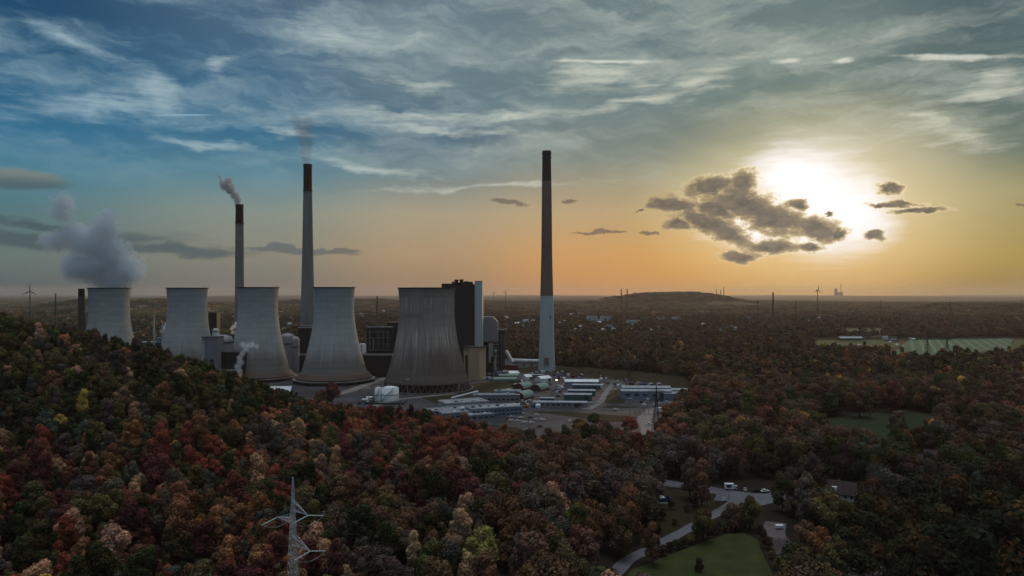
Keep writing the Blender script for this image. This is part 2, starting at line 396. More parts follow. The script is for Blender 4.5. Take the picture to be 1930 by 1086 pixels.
M_tyre = mat('tyre_rubber', (.02,.02,.02), (.015,.015,.015), .9, 3)
M_orange = mat('orange_paint', (.45,.17,.03), (.35,.13,.02), .5, 1)
M_blue = mat('blue_paint', (.03,.07,.20), (.025,.055,.16), .5, .4)
M_wood = mat('brown_board', (.16,.10,.07), (.12,.07,.05), .8, .4)
M_lampglow = emis('lamp_glow', (1.0, .72, .30), 5.0)

def ground_mat():
    m = bpy.data.materials.new('ground_earth'); m.use_nodes = True; t = NT(m.node_tree)
    out = t.n('ShaderNodeOutputMaterial'); b = t.n('ShaderNodeBsdfPrincipled'); t.nt.links.new(b.outputs[0], out.inputs[0])
    P = t.n('ShaderNodeTexCoord').outputs['Object']; x, y, z = t.sep(P)[:3]
    n1 = t.noise(P, .25, 6, .6); n2 = t.noise(t.mapping(P, sc=(1,1.0,1)), .0016, 5, .6); n3 = t.noise(P, .006, 5, .65)
    near = t.mix(t.mr(n1, .3, .7), (.020,.014,.010), (.012,.012,.008))
    wood = t.mix(t.mr(n3, .35, .65), (.022,.016,.012), (.014,.013,.010))
    fieldc = t.mix(t.mr(n3, .45, .55), (.028,.036,.018), (.040,.034,.022))
    farc = t.mix(t.mr(n2, .56, .60), wood, fieldc)
    t.put(b.inputs['Base Color'], t.mix(t.mr(y, 1500, 3500), near, farc)); b.inputs['Roughness'].default_value = 1; b.inputs['Specular IOR Level'].default_value = .1
    return m
def grass_mat(name, a, b_, stripes=0.0, sc=.12):
    m = bpy.data.materials.new(name); m.use_nodes = True; t = NT(m.node_tree)
    out = t.n('ShaderNodeOutputMaterial'); b = t.n('ShaderNodeBsdfPrincipled'); t.nt.links.new(b.outputs[0], out.inputs[0])
    P = t.n('ShaderNodeTexCoord').outputs['Object']
    n = t.m('ADD', t.m('MULTIPLY', t.noise(P, sc, 6, .65), .6), t.m('MULTIPLY', t.noise(P, 2.0, 3, .6), .4))
    c = t.mix(t.mr(n, .38, .62), a, b_)
    if stripes:
        x, y, z = t.sep(t.mapping(P, rot=(0,0,R(28)), t='POINT'))[:3]
        c = t.mix(t.mr(t.m('SINE', t.m('ADD', t.m('MULTIPLY', x, stripes), t.noise(P, .02, 2))), .2, .9), c, tuple(v*1.5 for v in a))
    t.put(b.inputs['Base Color'], c); b.inputs['Roughness'].default_value = 1; b.inputs['Specular IOR Level'].default_value = .1
    bp = t.n('ShaderNodeBump'); bp.inputs['Distance'].default_value = .15; t.put(bp.inputs['Height'], t.noise(P, 1.5, 4)); t.nt.links.new(bp.outputs[0], b.inputs['Normal'])
    MATS[name] = m; return m
M_ground = ground_mat()
M_lawn = grass_mat('mown_grass', (.042,.050,.015), (.026,.034,.012))
M_rough = grass_mat('rough_grass', (.028,.024,.012), (.018,.018,.009))
M_field = grass_mat('pasture', (.034,.062,.028), (.026,.046,.021), sc=.01)
M_meadow = grass_mat('dark_meadow', (.026,.036,.018), (.018,.025,.013))
M_fieldp = grass_mat('pale_field', (.048,.100,.064), (.036,.076,.048), stripes=.35, sc=.01)
def asphalt(name, a, b_, rough=.75, spec=.3):
    m = bpy.data.materials.new(name); m.use_nodes = True; t = NT(m.node_tree)
    out = t.n('ShaderNodeOutputMaterial'); b = t.n('ShaderNodeBsdfPrincipled'); t.nt.links.new(b.outputs[0], out.inputs[0])
    P = t.n('ShaderNodeTexCoord').outputs['Object']
    n = t.m('ADD', t.m('MULTIPLY', t.noise(P, .035, 5, .6), .6), t.m('MULTIPLY', t.noise(P, .6, 4, .7), .4))
    t.put(b.inputs['Base Color'], t.mix(t.mr(n, .4, .6), a, b_)); t.put(b.inputs['Roughness'], t.mr(n, .35, .65, rough-.12, rough+.1)); b.inputs['Specular IOR Level'].default_value = spec
    MATS[name] = m; return m
M_asph = asphalt('yard_asphalt', (.042,.041,.050), (.017,.016,.022))
M_road = asphalt('road_surface', (.105,.105,.125), (.06,.06,.075), .55, .5)
M_dirt = asphalt('rubble_track', (.12,.095,.10), (.034,.026,.028), .9, .2)

# ------------------------------------------------------------------ ground sheet
def axis(lo, hi, fine_lo, fine_hi, step, grow=1.22):
    a = list(np.arange(fine_lo, fine_hi+.1, step)); s = step; p = a[-1]
    while p < hi: s *= grow; s = min(s, 900); p += s; a.append(p)
    s = step; p = a[0]
    while p > lo: s *= grow; s = min(s, 900); p -= s; a.insert(0, p)
    return np.array(a)
gx = axis(-23000, 23000, -520, 420, 8); gy = axis(-900, 30000, 100, 900, 8, 1.12)
GX, GY = np.meshgrid(gx, gy); GZ = terrain(GX, GY)
nx_, ny_ = len(gx), len(gy)
me = bpy.data.meshes.new('ground')
idx = np.arange(nx_*ny_).reshape(ny_, nx_)
quads = np.stack([idx[:-1,:-1], idx[:-1,1:], idx[1:,1:], idx[1:,:-1]], -1).reshape(-1, 4)
me.from_pydata(np.stack([GX, GY, GZ], -1).reshape(-1, 3).tolist(), [], quads.tolist())
me.polygons.foreach_set('use_smooth', [True]*len(quads)); me.materials.append(M_ground)
go = bpy.data.objects.new('ground', me); col.objects.link(go); tag(go, kind='structure')

def sheet(name, pts, m, lift, step=None):
    """a paved or grassy patch on flat ground, z = lift"""
    b = MB(); n = len(pts); b.add([(x, y, lift) for x, y in pts], [tuple(range(n))])
    o = b.build(name, m); tag(o, kind='structure'); return o
def ribbon(name, pts, wid, m, lift, kerb=None):
    """a road draped over the terrain"""
    P = [Vector((*p, 0)) for p in pts]; out = []
    for i in range(len(P)-1):       # catmull-rom
        p0, p1, p2, p3 = P[max(i-1,0)], P[i], P[i+1], P[min(i+2,len(P)-1)]
        k = max(2, int((p2-p1).length/3))
        for j in range(k):
            t = j/k; out.append(.5*((2*p1)+(p2-p0)*t+(2*p0-5*p1+4*p2-p3)*t*t+(3*p1-p0-3*p2+p3)*t**3))
    out.append(P[-1]); vs = []; fs = []
    for i, p in enumerate(out):
        d = (out[min(i+1,len(out)-1)]-out[max(i-1,0)]).normalized(); nn = Vector((-d.y, d.x, 0)); ww = wid/2*(1+.06*math.sin(i*.9))
        for s_ in (-1, 0, 1):
            q = p+nn*ww*s_; vs.append((q.x, q.y, max(tz(q.x, q.y), tz(p.x, p.y)*.5+tz(q.x,q.y)*.5)+lift))
        if i: a = 3*i; fs += [(a-3, a-2, a+1, a), (a-2, a-1, a+2, a+1)]
    b = MB(); b.add(vs, fs); o = b.build(name, m); tag(o, kind='structure'); return o, out

SITE = [G(1235,845),G(1256,800),G(1318,744),G(1300,712),G(1200,700),G(1060,691),(30,1160),(-60,1230),(-420,1330),(-900,1300),(-900,800),
        (-560,800),(-420,760),(-330,705),(-260,650),(-190,600),(-125,590),(-70,560),(-20,532),(60,520)]
SITE_FLAT = SITE
sheet('yard_paving', [(x, y) for x, y in SITE], M_asph, .12)
def gpoly(pts): return [G(*p) for p in pts]
for vi, pts in enumerate(([(790,748),(800,738),(905,722),(985,716),(978,726),(925,742),(880,752),(838,768)],
            [(1142,760),(1136,752),(1160,736),(1186,728),(1184,742),(1178,752),(1176,761)],
            [(968,703),(975,693),(1040,691),(1190,705),(1215,712),(1150,712),(1060,704)],
            [(1062,790),(1000,779),(1012,774),(1100,779),(1200,786),(1196,796),(1120,796)],
            [(1040,690),(1200,699),(1302,711),(1318,743),(1306,742),(1258,728),(1190,719),(1150,715),(1060,709)],
            [(628,778),(680,768),(700,775),(640,790)],
            [(1120,770),(1200,773),(1215,768),(1150,765)])):
    sheet('verge', gpoly(pts), M_rough, .15+.012*vi)
CLEAR = [SITE]          # polygons without trees
lawn_px = [(1120,1150),(1190,1075),(1262,1046),(1330,1020),(1372,1006),(1402,1004),(1428,1018),(1440,1050),(1470,1110),(1480,1150)]
sheet('lawn', gpoly(lawn_px), M_lawn, .06); CLEAR.append(gpoly([(1060,1200),(1180,1086),(1262,1040),(1330,1012),(1372,998),(1410,998),(1440,1018),(1458,1050),(1500,1200)]))
sheet('meadow', gpoly([(1500,815),(1560,790),(1630,778),(1700,775),(1760,782),(1752,800),(1740,850),(1640,866),(1530,866)]), M_meadow, .06); CLEAR.append(gpoly([(1500,812),(1560,786),(1600,776),(1700,772),(1762,780),(1770,812),(1750,850),(1640,862),(1545,858)]))
PF = [(1680,668),(1712,641),(1910,638),(1900,662),(1800,664),(1740,671)]
sheet('pale_field', gpoly(PF), M_fieldp, .1); CLEAR.append(gpoly([(1670,672),(1712,637),(1930,635),(1925,676),(1850,688),(1680,692)]))
PF = [(1530,653),(1535,641),(1660,641),(1700,648),(1690,655),(1600,656)]
sheet('pasture', gpoly(PF), M_field, .1); CLEAR.append(gpoly([(1526,668),(1534,636),(1710,636),(1705,676)]))
sheet('pasture', gpoly([(1585,626),(1590,619),(1660,618),(1665,626)]), M_field, .1); CLEAR.append(gpoly([(1580,628),(1588,617),(1665,617),(1668,634),(1580,634)]))
sheet('pasture', gpoly([(1895,664),(1915,640),(1935,642),(1935,662)]), M_field, .08); CLEAR.append(gpoly([(1885,672),(1908,636),(1945,638),(1945,672)]))
sheet('pasture', gpoly([(1705,625),(1712,622),(1800,622),(1800,627)]), M_field, .1)

ROADS = []
r, c_ = ribbon('lane', gpoly([(1130,1120),(1180,1060),(1225,1036),(1262,1016),(1300,996),(1345,971),(1375,953),(1395,940)]), 5.8, M_road, .16); ROADS.append((c_, 8.5))
r, c_ = ribbon('road', gpoly([(1215,908),(1262,913),(1310,919),(1352,926),(1400,934),(1450,938),(1500,930),(1560,922)]), 13, M_road, .13); ROADS.append((c_, 13))
r, c_ = ribbon('plant_road', gpoly([(1218,838),(1222,812),(1214,790),(1228,775),(1236,764),(1262,757)]), 11, M_road, .17); ROADS.append((c_, 13))
r, c_ = ribbon('rubble_track', gpoly([(1462,985),(1460,1003),(1474,1030),(1490,1055),(1510,1086),(1530,1120)]), 9, M_dirt, .12); ROADS.append((c_, 13))
r, c_ = ribbon('site_road', gpoly([(1265,760),(1200,771),(1120,771),(1040,774),(960,770)]), 12, M_asph, .24)
r, c_ = ribbon('site_road', gpoly([(1110,772),(1132,758),(1140,744),(1148,732),(1158,722)]), 6, M_road, .28)
r, c_ = ribbon('site_road', gpoly([(985,768),(1010,748),(1040,730),(1070,716)]), 9, M_asph, .26)
r, c_ = ribbon('site_road', gpoly([(560,722),(610,725),(668,722),(700,718),(735,716)]), 12, M_conc, .26)
r, c_ = ribbon('site_road', gpoly([(600,752),(650,740),(700,722),(730,712)]), 12, M_conc, .22)
r, c_ = ribbon('site_road', gpoly([(700,768),(740,755),(800,748),(860,742)]), 9, M_conc, .22)
sheet('car_park', gpoly([(935,800),(952,783),(1010,778),(1075,786),(1140,796),(1110,830),(1000,838)]), M_asph, .3)
for k in range(0):   # darker lanes between the parking rows
    sheet('parking_lane', gpoly([(960+k*4, 792+k*6.3),(1120-k*6, 795+k*6.3),(1118-k*6, 796.2+k*6.3),(956+k*4, 793.4+k*6.3)]), M_road, .33)
CLEAR.append(gpoly([(1335,946),(1350,926),(1500,922),(1510,945),(1430,962),(1372,966)]))
CLEAR.append(gpoly([(1205,905),(1340,915),(1350,960),(1335,985),(1262,1012),(1232,1000),(1222,960)]))
CLEAR.append(gpoly([(1550,935),(1640,935),(1640,985),(1600,1012),(1560,985)])); CLEAR.append(gpoly([(1705,866),(1800,866),(1800,925),(1705,928)]))
CLEAR.append(gpoly([(1340,900),(1480,905),(1520,950),(1450,985),(1400,995),(1345,985)]))
sheet('rough_ground', gpoly([(1205,905),(1340,915),(1350,960),(1335,985),(1262,1012),(1232,1000),(1222,960)]), M_rough, .05)
CLEAR.append(gpoly([(1440,1000),(1445,975),(1490,985),(1500,1000)]))
sheet('forecourt', gpoly([(1345,944),(1352,929),(1450,931),(1458,948),(1430,955),(1390,946)]), M_road, .15)

# ------------------------------------------------------------------ cooling towers
def hyper(rt, rb, zt, zb, thr=.80, n=30):
    """hyperboloid profile: narrowest at thr of the height"""
    zn = zb+(zt-zb)*thr; rn = rt*.965; out = []
    bb = (zn-zb)/math.sqrt((rb/rn)**2-1); bt = (zt-zn)/math.sqrt((rt/rn)**2-1)
    for i in range(n+1):
        z = zb+(zt-zb)*i/n; q = bb if z < zn else bt
        out.append((rn*math.sqrt(1+((z-zn)/q)**2), z))
    return out
def cooling_tower(px, D, rt, rb, zt, label, smooth=True):
    x = (px-CX)/F*D
    t = thing('cooling_tower', label, 'cooling tower', (x, D, 0), 0, 'concrete cooling towers of the power plant')
    zb = 9.0
    prof = hyper(rt, rb, zt, zb)
    M_ = M_tower if smooth else M_ribt
    b = MB()
    rib = None if smooth else [.0, .42, .0, 0]
    b.lathe(prof, 96 if smooth else 384, rib=rib, sm=smooth); b.lathe([(r-.9, z) for r, z in prof][::-1], 96)
    b.build('shell', M_, t)
    b = MB(); b.lathe([(rt-.9, zt), (rt+1.3, zt-.05), (rt+1.5, zt+.9), (rt-.9, zt+1.0)], 96, sm=False); b.build('rim', M_dark2, t)
    if smooth:
        b = MB(); b.lathe([(rb-1, zb+3.2), (rb+1.0, zb+2.5), (rb+5.5, zb-3.0), (rb+5.5, zb-4.4), (rb-1, zb-4.4)], 96, sm=False); b.build('skirt', M_brownclad, t)
        b = MB(); b.lathe([(rb+3, .2), (rb+3, zb-4.6), (rb+9, zb-4.7), (rb+9, zb-5.6), (rb+3.6, zb-5.7), (rb+3.6, .2)], 96, sm=False); b.build('basin_wall', M_conc, t)
    else:
        b = MB(); b.lathe([(rb+6, .2), (rb+6, 1.6), (rb+5, 1.6), (rb+5, .2)], 96, sm=False); b.build('basin_wall', M_conc, t)
        b = MB(); b.lathe([(rb+.9, zb+2.2), (rb+1.1, zb+.3), (rb-.9, zb-.3)], 128, sm=False); b.build('ring_beam', M_ribt, t)
        b = MB(); b.lathe([(rb-9, .3), (rb-9, zb+1)], 64); b.build('fill_wall', M_darkclad, t)
        nl = 44
        for k in range(nl):
            a = 2*math.pi*k/nl
            if math.sin(a) > .25: continue        # the far side cannot be seen
            s_ = MB()
            for dd in (-1, 1):
                a2 = a+dd*math.pi/nl; s_.tube(((rb+3.6)*math.cos(a), (rb+3.6)*math.sin(a), .4), (rb*math.cos(a2), rb*math.sin(a2), zb+.2), .42, 6)
            s_.build('support_column', M_brownclad, t)
    for k, a in enumerate((R(-12),)):             # little mast on the lip
        m_ = MB(); m_.tube((rt*math.cos(a), rt*math.sin(a), zt), (rt*math.cos(a), rt*math.sin(a), zt+3.5), .25, 5); m_.build('warning_light', M_dark2, t)
    return t
cooling_tower(206, 945, 24.4, 38, 112.5, 'leftmost smooth concrete cooling tower with a steam plume over its top')
cooling_tower(353, 935, 24.4, 38, 112.5, 'smooth concrete cooling tower second from the left, no steam, behind the wooded slope')
cooling_tower(486.5, 905, 24.3, 38.5, 113, 'smooth concrete cooling tower in front of the smoking chimney, small steam wisps before it')
cooling_tower(630, 880, 24.2, 39.5, 112.8, 'smooth concrete cooling tower second from the right beside the dark coal bunker halls')
cooling_tower(804.5, 812, 31.0, 45.5, 111.5, 'wide ribbed brownish cooling tower in front of the tall dark boiler house', smooth=False)

# ------------------------------------------------------------------ chimneys
def chimney(px, D, segs, label, extra=None):
    x = (px-CX)/F*D
    t = thing('chimney', label, 'chimney', (x, D, 0), 0, 'tall chimneys of the power plant')
    for (name, prof, m_) in segs:
        b = MB(); b.lathe(prof, 48, capt=(name in ('cap', 'tip'))); b.build(name, m_, t)
    if extra: extra(t)
    return t
def zat(py, D): return H-(py-HY)/F*D
def r_at(w, D): return w/2/F*D
D = 1010
def exA(t):
    b = MB(); b.box(-1.0, -11.65, 8.5, 6.5, 1.0, 10); b.build('hatch', M_brown, t)
    b = MB(); b.box(4.6, -8.5, zat(600,1010), 1.6, 1.2, 3.4); b.build('hatch', M_dark2, t)
    for z in (zat(290,1010), zat(298,1010)):
        b = MB(); b.lathe([(5.9, z), (7.2, z), (7.2, z+.5), (5.9, z+.5)], 32, sm=False); b.build('gallery', M_dark2, t)
    b = MB(); b.box(9.3, -2, 0, 4, 6, 3.2); b.build('entrance_hut', M_lgrey, t)
# lower part pale blue, middle concrete grey brown, top dark
z1, z2, z3 = zat(558,D), zat(342,D), zat(286,D)
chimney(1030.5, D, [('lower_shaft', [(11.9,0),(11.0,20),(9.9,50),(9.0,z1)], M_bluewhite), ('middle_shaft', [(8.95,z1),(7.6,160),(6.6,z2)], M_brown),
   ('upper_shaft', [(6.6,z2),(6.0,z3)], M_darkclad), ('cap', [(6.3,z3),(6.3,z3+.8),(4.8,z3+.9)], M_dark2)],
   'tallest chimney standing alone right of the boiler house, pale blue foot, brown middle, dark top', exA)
D = 1110
def ring(t, z, r):
    b = MB(); b.lathe([(r, z), (r+.9, z), (r+.9, z+.5), (r, z+.5)], 32, sm=False); b.build('gallery', M_dark2, t)
z2, z3 = zat(361,D), zat(311,D)
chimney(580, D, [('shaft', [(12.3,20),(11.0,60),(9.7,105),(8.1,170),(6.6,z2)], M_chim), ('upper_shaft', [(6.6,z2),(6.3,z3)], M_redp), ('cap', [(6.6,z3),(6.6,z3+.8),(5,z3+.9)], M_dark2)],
   'tall grey chimney with dark red top and thin brown smoke, behind two cooling towers', lambda t: [ring(t, z3-3, 6.3), ring(t, z2, 6.6)])
D = 1150
z2, z3 = zat(422,D), zat(388,D)
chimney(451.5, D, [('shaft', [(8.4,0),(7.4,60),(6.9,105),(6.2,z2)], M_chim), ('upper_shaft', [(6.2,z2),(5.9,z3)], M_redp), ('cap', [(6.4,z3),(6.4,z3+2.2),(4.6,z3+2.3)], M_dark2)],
   'grey chimney with dark red top and a puff of grey smoke leaning left', lambda t: [ring(t, z3-3, 5.9), ring(t, z2, 6.2)])
D = 900
z3 = zat(545,D)
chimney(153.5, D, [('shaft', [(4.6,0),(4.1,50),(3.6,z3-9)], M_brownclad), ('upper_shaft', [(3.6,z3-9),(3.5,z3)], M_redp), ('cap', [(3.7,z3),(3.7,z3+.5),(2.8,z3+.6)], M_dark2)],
   'slim brick red chimney left of the leftmost cooling tower')

# ------------------------------------------------------------------ plant buildings
def facade_windows(t, xs, zs, y, w_, h_, m_=None, face='y', name='window'):
    for x in xs:
        for z in zs:
            b = MB(); b.box(x, y, z, w_, .25, h_) if face == 'y' else b.box(y, x, z, .25, w_, h_); b.build(name, m_ or M_glass, t)
# tall boiler house: dark front, narrow pale stair tower on its right corner
D = 935
xl, xr = (833-CX)/F*D, (910-CX)/F*D
t = thing('boiler_house', 'tall dark boiler house with pale stair tower at its right corner, behind the ribbed tower', 'building', ((xl+xr)/2, D, 0), 0)
W_ = xr-xl; hz = zat(536, D)
b = MB(); b.box(-5.1, 15, 0, W_-10.2, 40, hz); b.build('boiler_hall', M_darkclad, t)
b = MB(); b.box(W_/2-5.2, 12, 0, 9.4, 36, zat(531,D)); b.build('stair_tower', M_bluewhite, t)
b = MB(); b.box(W_/2-5.2, 12, zat(531,D), 9.9, 36.5, .8); b.build('parapet', M_grey, t)
b = MB(); b.box(-W_/2+5.5, 10, hz, 11, 20, .9); b.box(-W_/2+22, 15, hz, 18, 20, 2.6); b.box(8, 15, hz, 9, 20, 3.2); b.build('roof_plant', M_darkclad, t)
for x, r_, h_ in ((-W_/2+13.5, 1.6, 3.4), (-W_/2+18.0, 2.3, 6.2), (-W_/2+24.5, 2.3, 6.4), (-W_/2+29, 1.4, 4), (6, 1.2, 4.2), (11, 1.1, 3.5)):
    b = MB(); b.lathe([(r_, hz), (r_, hz+h_*.7), (r_*1.25, hz+h_*.75), (r_*1.25, hz+h_), (r_*.8, hz+h_)], 16, cx=x, cy=6, capt=True); b.build('roof_vent', M_redp if h_ > 6 else M_dark2, t)
b = MB()
for k in range(18): b.box(-W_/2+2.6+k*2.26, -5.1, 2, .25, .25, hz-4)
b.build('cladding_ribs', M_dark2, t)
# tan block at its foot
t = thing('annex_building', 'tan clad block with a brown window strip at the foot of the boiler house', 'building', (*G(892,716), 0), R(-28))
zt = 40
b = MB(); b.box(3.5, 4, 0, 15, 16, zt); b.build('wall', M_tan, t)
b = MB(); b.box(-8.2, 5, 0, 8.2, 15, zt-.5); b.build('side_wing', M_tan, t)
b = MB(); b.box(-8.0, -2.7, 4, 4.4, .5, 26); b.build('window_strip', M_brownclad, t)
b = MB(); b.box(0, 4.5, zt, 26, 18, .9); b.build('roof', M_dark2, t)
# structures right of the boiler house
t = thing('filter_building', 'grey filter house with sloped shoulder on dark stilts, right of the boiler house', 'building', ((922-CX)/F*985, 985, 0), 0)
z0, z1 = zat(643,985), zat(597,985)
b = MB(); vs = [(-11,z0),(12,z0),(12,z1-7),(5,z1),(-11,z1)]
b.add([(x, y, z) for y in (-9, 12) for x, z in vs], [(0,1,2,3,4),(9,8,7,6,5),(0,5,6,1),(1,6,7,2),(2,7,8,3),(3,8,9,4),(4,9,5,0)]); b.build('filter_hopper', M_grey, t)
b = MB(); b.box(-3, 3, 0, 16, 16, z0); b.build('base_block', M_darkclad, t)
for x in (6, 11):
    b = MB(); b.tube((x, -8, 0), (x, -8, z0), .6); b.tube((x, 10, 0), (x, 10, z0), .6); b.build('stilt', M_dark2, t)
for k in range(5):
    b = MB(); b.box(8.5, -8.5, 6+k*8, 9, 2.5, .4); b.build('platform', M_steel, t)
b = MB()
for k in range(5): b.tube((5, -9, 6+k*8), (12, -9, 14+k*8), .18); b.tube((12, -9, 6+k*8), (5, -9, 14+k*8), .18)
b.build('bracing', M_steel, t)
b = MB(); b.tube((1, -9.5, z0-2), (1, -9.5, z0-28), 1.4); b.tube((4, -9.5, z0-2), (4, -9.5, z0-20), 1.0); b.build('duct', M_lgrey, t)
t = thing('conveyor_tower', 'narrow dark tower behind the stilted filter house, small arm on its roof', 'tower', ((944-CX)/F*1010, 1010, 0), 0)
b = MB(); b.box(0, 0, 0, 12, 12, zat(622,1010)); b.build('shaft', M_darkclad, t)
b = MB(); b.tube((-2, -5, zat(622,1010)), (9, -5, zat(619,1010)), .45); b.build('arm', M_lgrey, t)
for x in (-4.5, 1, 4.5):
    b = MB(); b.box(x, -6.2, 6, .6, .4, zat(630,1010)-6); b.build('pipe', M_steel, t)
t = thing('duct_building', 'light grey box building with a sloping white duct, left of the tallest chimney', 'building', (*G(943,693), 0), 0)
b = MB(); b.box(0, 0, 4, 14, 12, 20); b.build('wall', M_lgrey, t)
b = MB(); b.box(0, 0, 0, 12, 10, 4); b.build('plinth', M_dark2, t)
b = MB(); b.box(-6, -7.5, 25, 24, 2, 1); b.build('walkway', M_steel, t)
b = MB(); b.tube((8, 0, 24), (17, 0, 8), 2.6, 12); b.build('sloping_duct', M_white, t)
t = thing('flue_duct', 'long pale flue pipe lying on low saddles between the sloping duct and the tallest chimney', 'pipe', (*G(992,690), 0), R(-14))
b = MB(); b.tube((-22, 0, 7), (22, 0, 7), 3.4, 16); b.build('pipe', M_lgrey, t)
for x in (-16, -4, 8, 18):
    b = MB(); b.box(x, 0, 0, 2, 7, 4.3); b.build('saddle', M_conc, t)
t = thing('low_shed', 'low dark red shed under the sloping white duct', 'shed', (*G(962,698), 0), 0)
b = MB(); b.box(0, 0, 0, 22, 10, 7); b.build('wall', M_red, t)
b = MB(); b.box(0, 0, 7, 23, 11, .6); b.build('roof', M_dark2, t)

# dark coal bunkers and machine halls behind the towers
def hall(px0, px1, D, pyt, label, m_, rm=None, dep=30, py_base=None, ridge=None, wins=None, name='machine_hall', cat='building'):
    xl, xr = (px0-CX)/F*D, (px1-CX)/F*D; zt = zat(pyt, D); zb = 0 if py_base is None else zat(py_base, D)
    t = thing(name, label, cat, ((xl+xr)/2, D, 0), 0); W = xr-xl
    b = MB(); b.box(0, dep/2, zb, W, dep, zt-zb); b.build('wall', m_, t)
    b = MB(); b.box(0, dep/2, zt, W+.8, dep+.8, .7); b.build('roof', rm or M_dark2, t)
    b = MB(); n_ = int(W/5)
    for k in range(n_): b.box(-W/2+(k+.5)*W/n_, -.12, zb+1, .35, .3, zt-zb-2)
    b.build('pilasters', M_dark2, t)
    return t, W, zt
t, W_, zt = hall(545, 600, 960, 671, 'low dark hall between the third and fourth cooling towers', M_darkclad)
t, W_, zt = hall(672, 762, 925, 671, 'low dark hall between the fourth and the ribbed cooling tower', M_darkclad)
t, W_, zt = hall(562, 600, 1000, 616, 'dark block at the foot of the tall grey chimney', M_darkclad)
b = MB(); b.box(0, -.6, zt-1.6, W_+.6, .8, 1.2); b.build('cornice', M_lgrey, t)
for x in (5, 9):
    b = MB(); b.box(x, -.7, zt-32, .8, .6, 20); b.build('pipe', M_lgrey, t)
t, W_, zt = hall(691, 740, 985, 618, 'dark open framed boiler house left of the ribbed tower', M_darkclad, M_dark2)
for k in range(4):
    b = MB(); b.box(0, -.7, zt-6-k*8, W_*.86, .8, .5); b.build('platform', M_grey, t)
for x in (-13, -8, -2, 5, 11):
    b = MB(); b.box(x, -.8, zt-30, .6, .6, 27 if x != -8 else 16); b.build('pipe', M_lgrey if x == -8 else M_grey, t)
b = MB(); b.box(0, 0, zt+.7, W_, 1, 1.2); b.build('parapet', M_lgrey, t)
hall(730, 757, 1000, 609, 'dark narrow block with flat roof, immediately behind the ribbed tower', M_darkclad)
t = thing('storage_silo', 'white round silo between the fourth cooling tower and the dark open frame', 'silo', ((683-CX)/F*960, 960, 0), 0)
z1 = zat(647, 960); b = MB(); b.lathe([(4.8,0),(4.8,z1-2),(3.2,z1-.4),(.3,z1)], 32, capt=True); b.build('shell', M_lgrey, t)
b = MB(); b.tube((0,-4.9,0), (0,-4.9,z1), .3); b.build('ladder', M_dark2, t)
for px, py, r_, lb in ((542, 628, 8.5, 'pale domed silo just right of the third cooling tower'), (556, 634, 5.5, 'smaller pale domed silo beside the dark chimney block')):
    x = (px-CX)/F*955; z1 = zat(py, 955)
    t = thing('domed_silo', lb, 'silo', (x, 955, 0), 0, 'domed silos behind the cooling towers')
    b = MB(); b.lathe([(r_,0),(r_,z1-5),(r_*.92,z1-2.8),(r_*.6,z1-.8),(.2,z1)], 40, capt=True); b.build('shell', M_grey, t)
    b = MB(); b.lathe([(r_+.1,z1-14),(r_+.4,z1-14),(r_+.4,z1-13),(r_+.1,z1-13)], 40, sm=False); b.build('band', M_dark2, t)
# left group between the second and third towers
t = thing('bunker_building', 'grey windowless block with round shouldered drum behind it, right of the second cooling tower', 'building', ((396-CX)/F*840, 840, 0), 0)
z1 = zat(636, 840); b = MB(); b.box(0, 8, 0, 18, 18, z1); b.build('wall', M_grey, t)
b = MB(); b.box(-7.5, -1.3, 0, 3.5, .6, z1-4); b.build('corner_pier', M_lgrey, t)
b = MB(); b.box(0, 8, z1, 19, 19, .7); b.build('roof', M_dark2, t)
b = MB()
for k in range(6): b.tube((-8+k*3, -.9, z1), (-8+k*3, -.9, z1+1.3), .1)
b.tube((-9, -.9, z1+1.3), (9, -.9, z1+1.3), .1); b.build('railing', M_steel, t)
t = thing('drum_silo', 'wide grey drum with stepped conical top behind the grey windowless block', 'silo', ((420-CX)/F*870, 870, 0), 0)
z1 = zat(631, 870); b = MB(); b.lathe([(12,0),(12,z1-7),(9.5,z1-2),(4,z1-.2),(.2,z1)], 48, capt=True); b.build('shell', M_grey, t)
b = MB(); b.lathe([(12.05,z1-9),(12.5,z1-9),(12.5,z1-8),(12.05,z1-8)], 48, sm=False); b.build('band', M_dark2, t)
t, W_, zt = hall(393.5, 408.5, 1000, 590, 'dark square tower with aerials on its roof, right of the second cooling tower', M_darkclad, dep=12, name='dark_tower', cat='tower')
for x, h_ in ((-3, 5), (0, 9), (2, 6), (3.6, 9)):
    b = MB(); b.tube((x, 2, zt), (x, 2, zt+h_), .3); b.build('aerial', M_lgrey, t)
t = thing('roof_cabin', 'small pale cylinder cabin in front of the dark aerial tower', 'silo', ((406-CX)/F*930, 930, 0), 0)
z1 = zat(619, 930); b = MB(); b.lathe([(4,0),(4,z1-2),(2,z1)], 24, capt=True); b.build('shell', M_lgrey, t)
b = MB(); b.lathe([(4.1,z1-3.5),(4.5,z1-3.5),(4.5,z1-3),(4.1,z1-3)], 24, sm=False); b.build('band', M_dark2, t)
hall(408, 452, 850, 665, 'low dark hall in front of the grey drum, left of the third cooling tower', M_darkclad)
t, W_, zt = hall(408, 448, 790, 700, 'very low dark hall behind the trees with a row of pale roof vents', M_darkclad, dep=14)
for k in range(8):
    b = MB(); b.tube((-W_/2+1+k*W_/8, 2, zt), (-W_/2+1+k*W_/8, 2, zt+1.6), .5); b.build('roof_vent', M_lgrey, t)
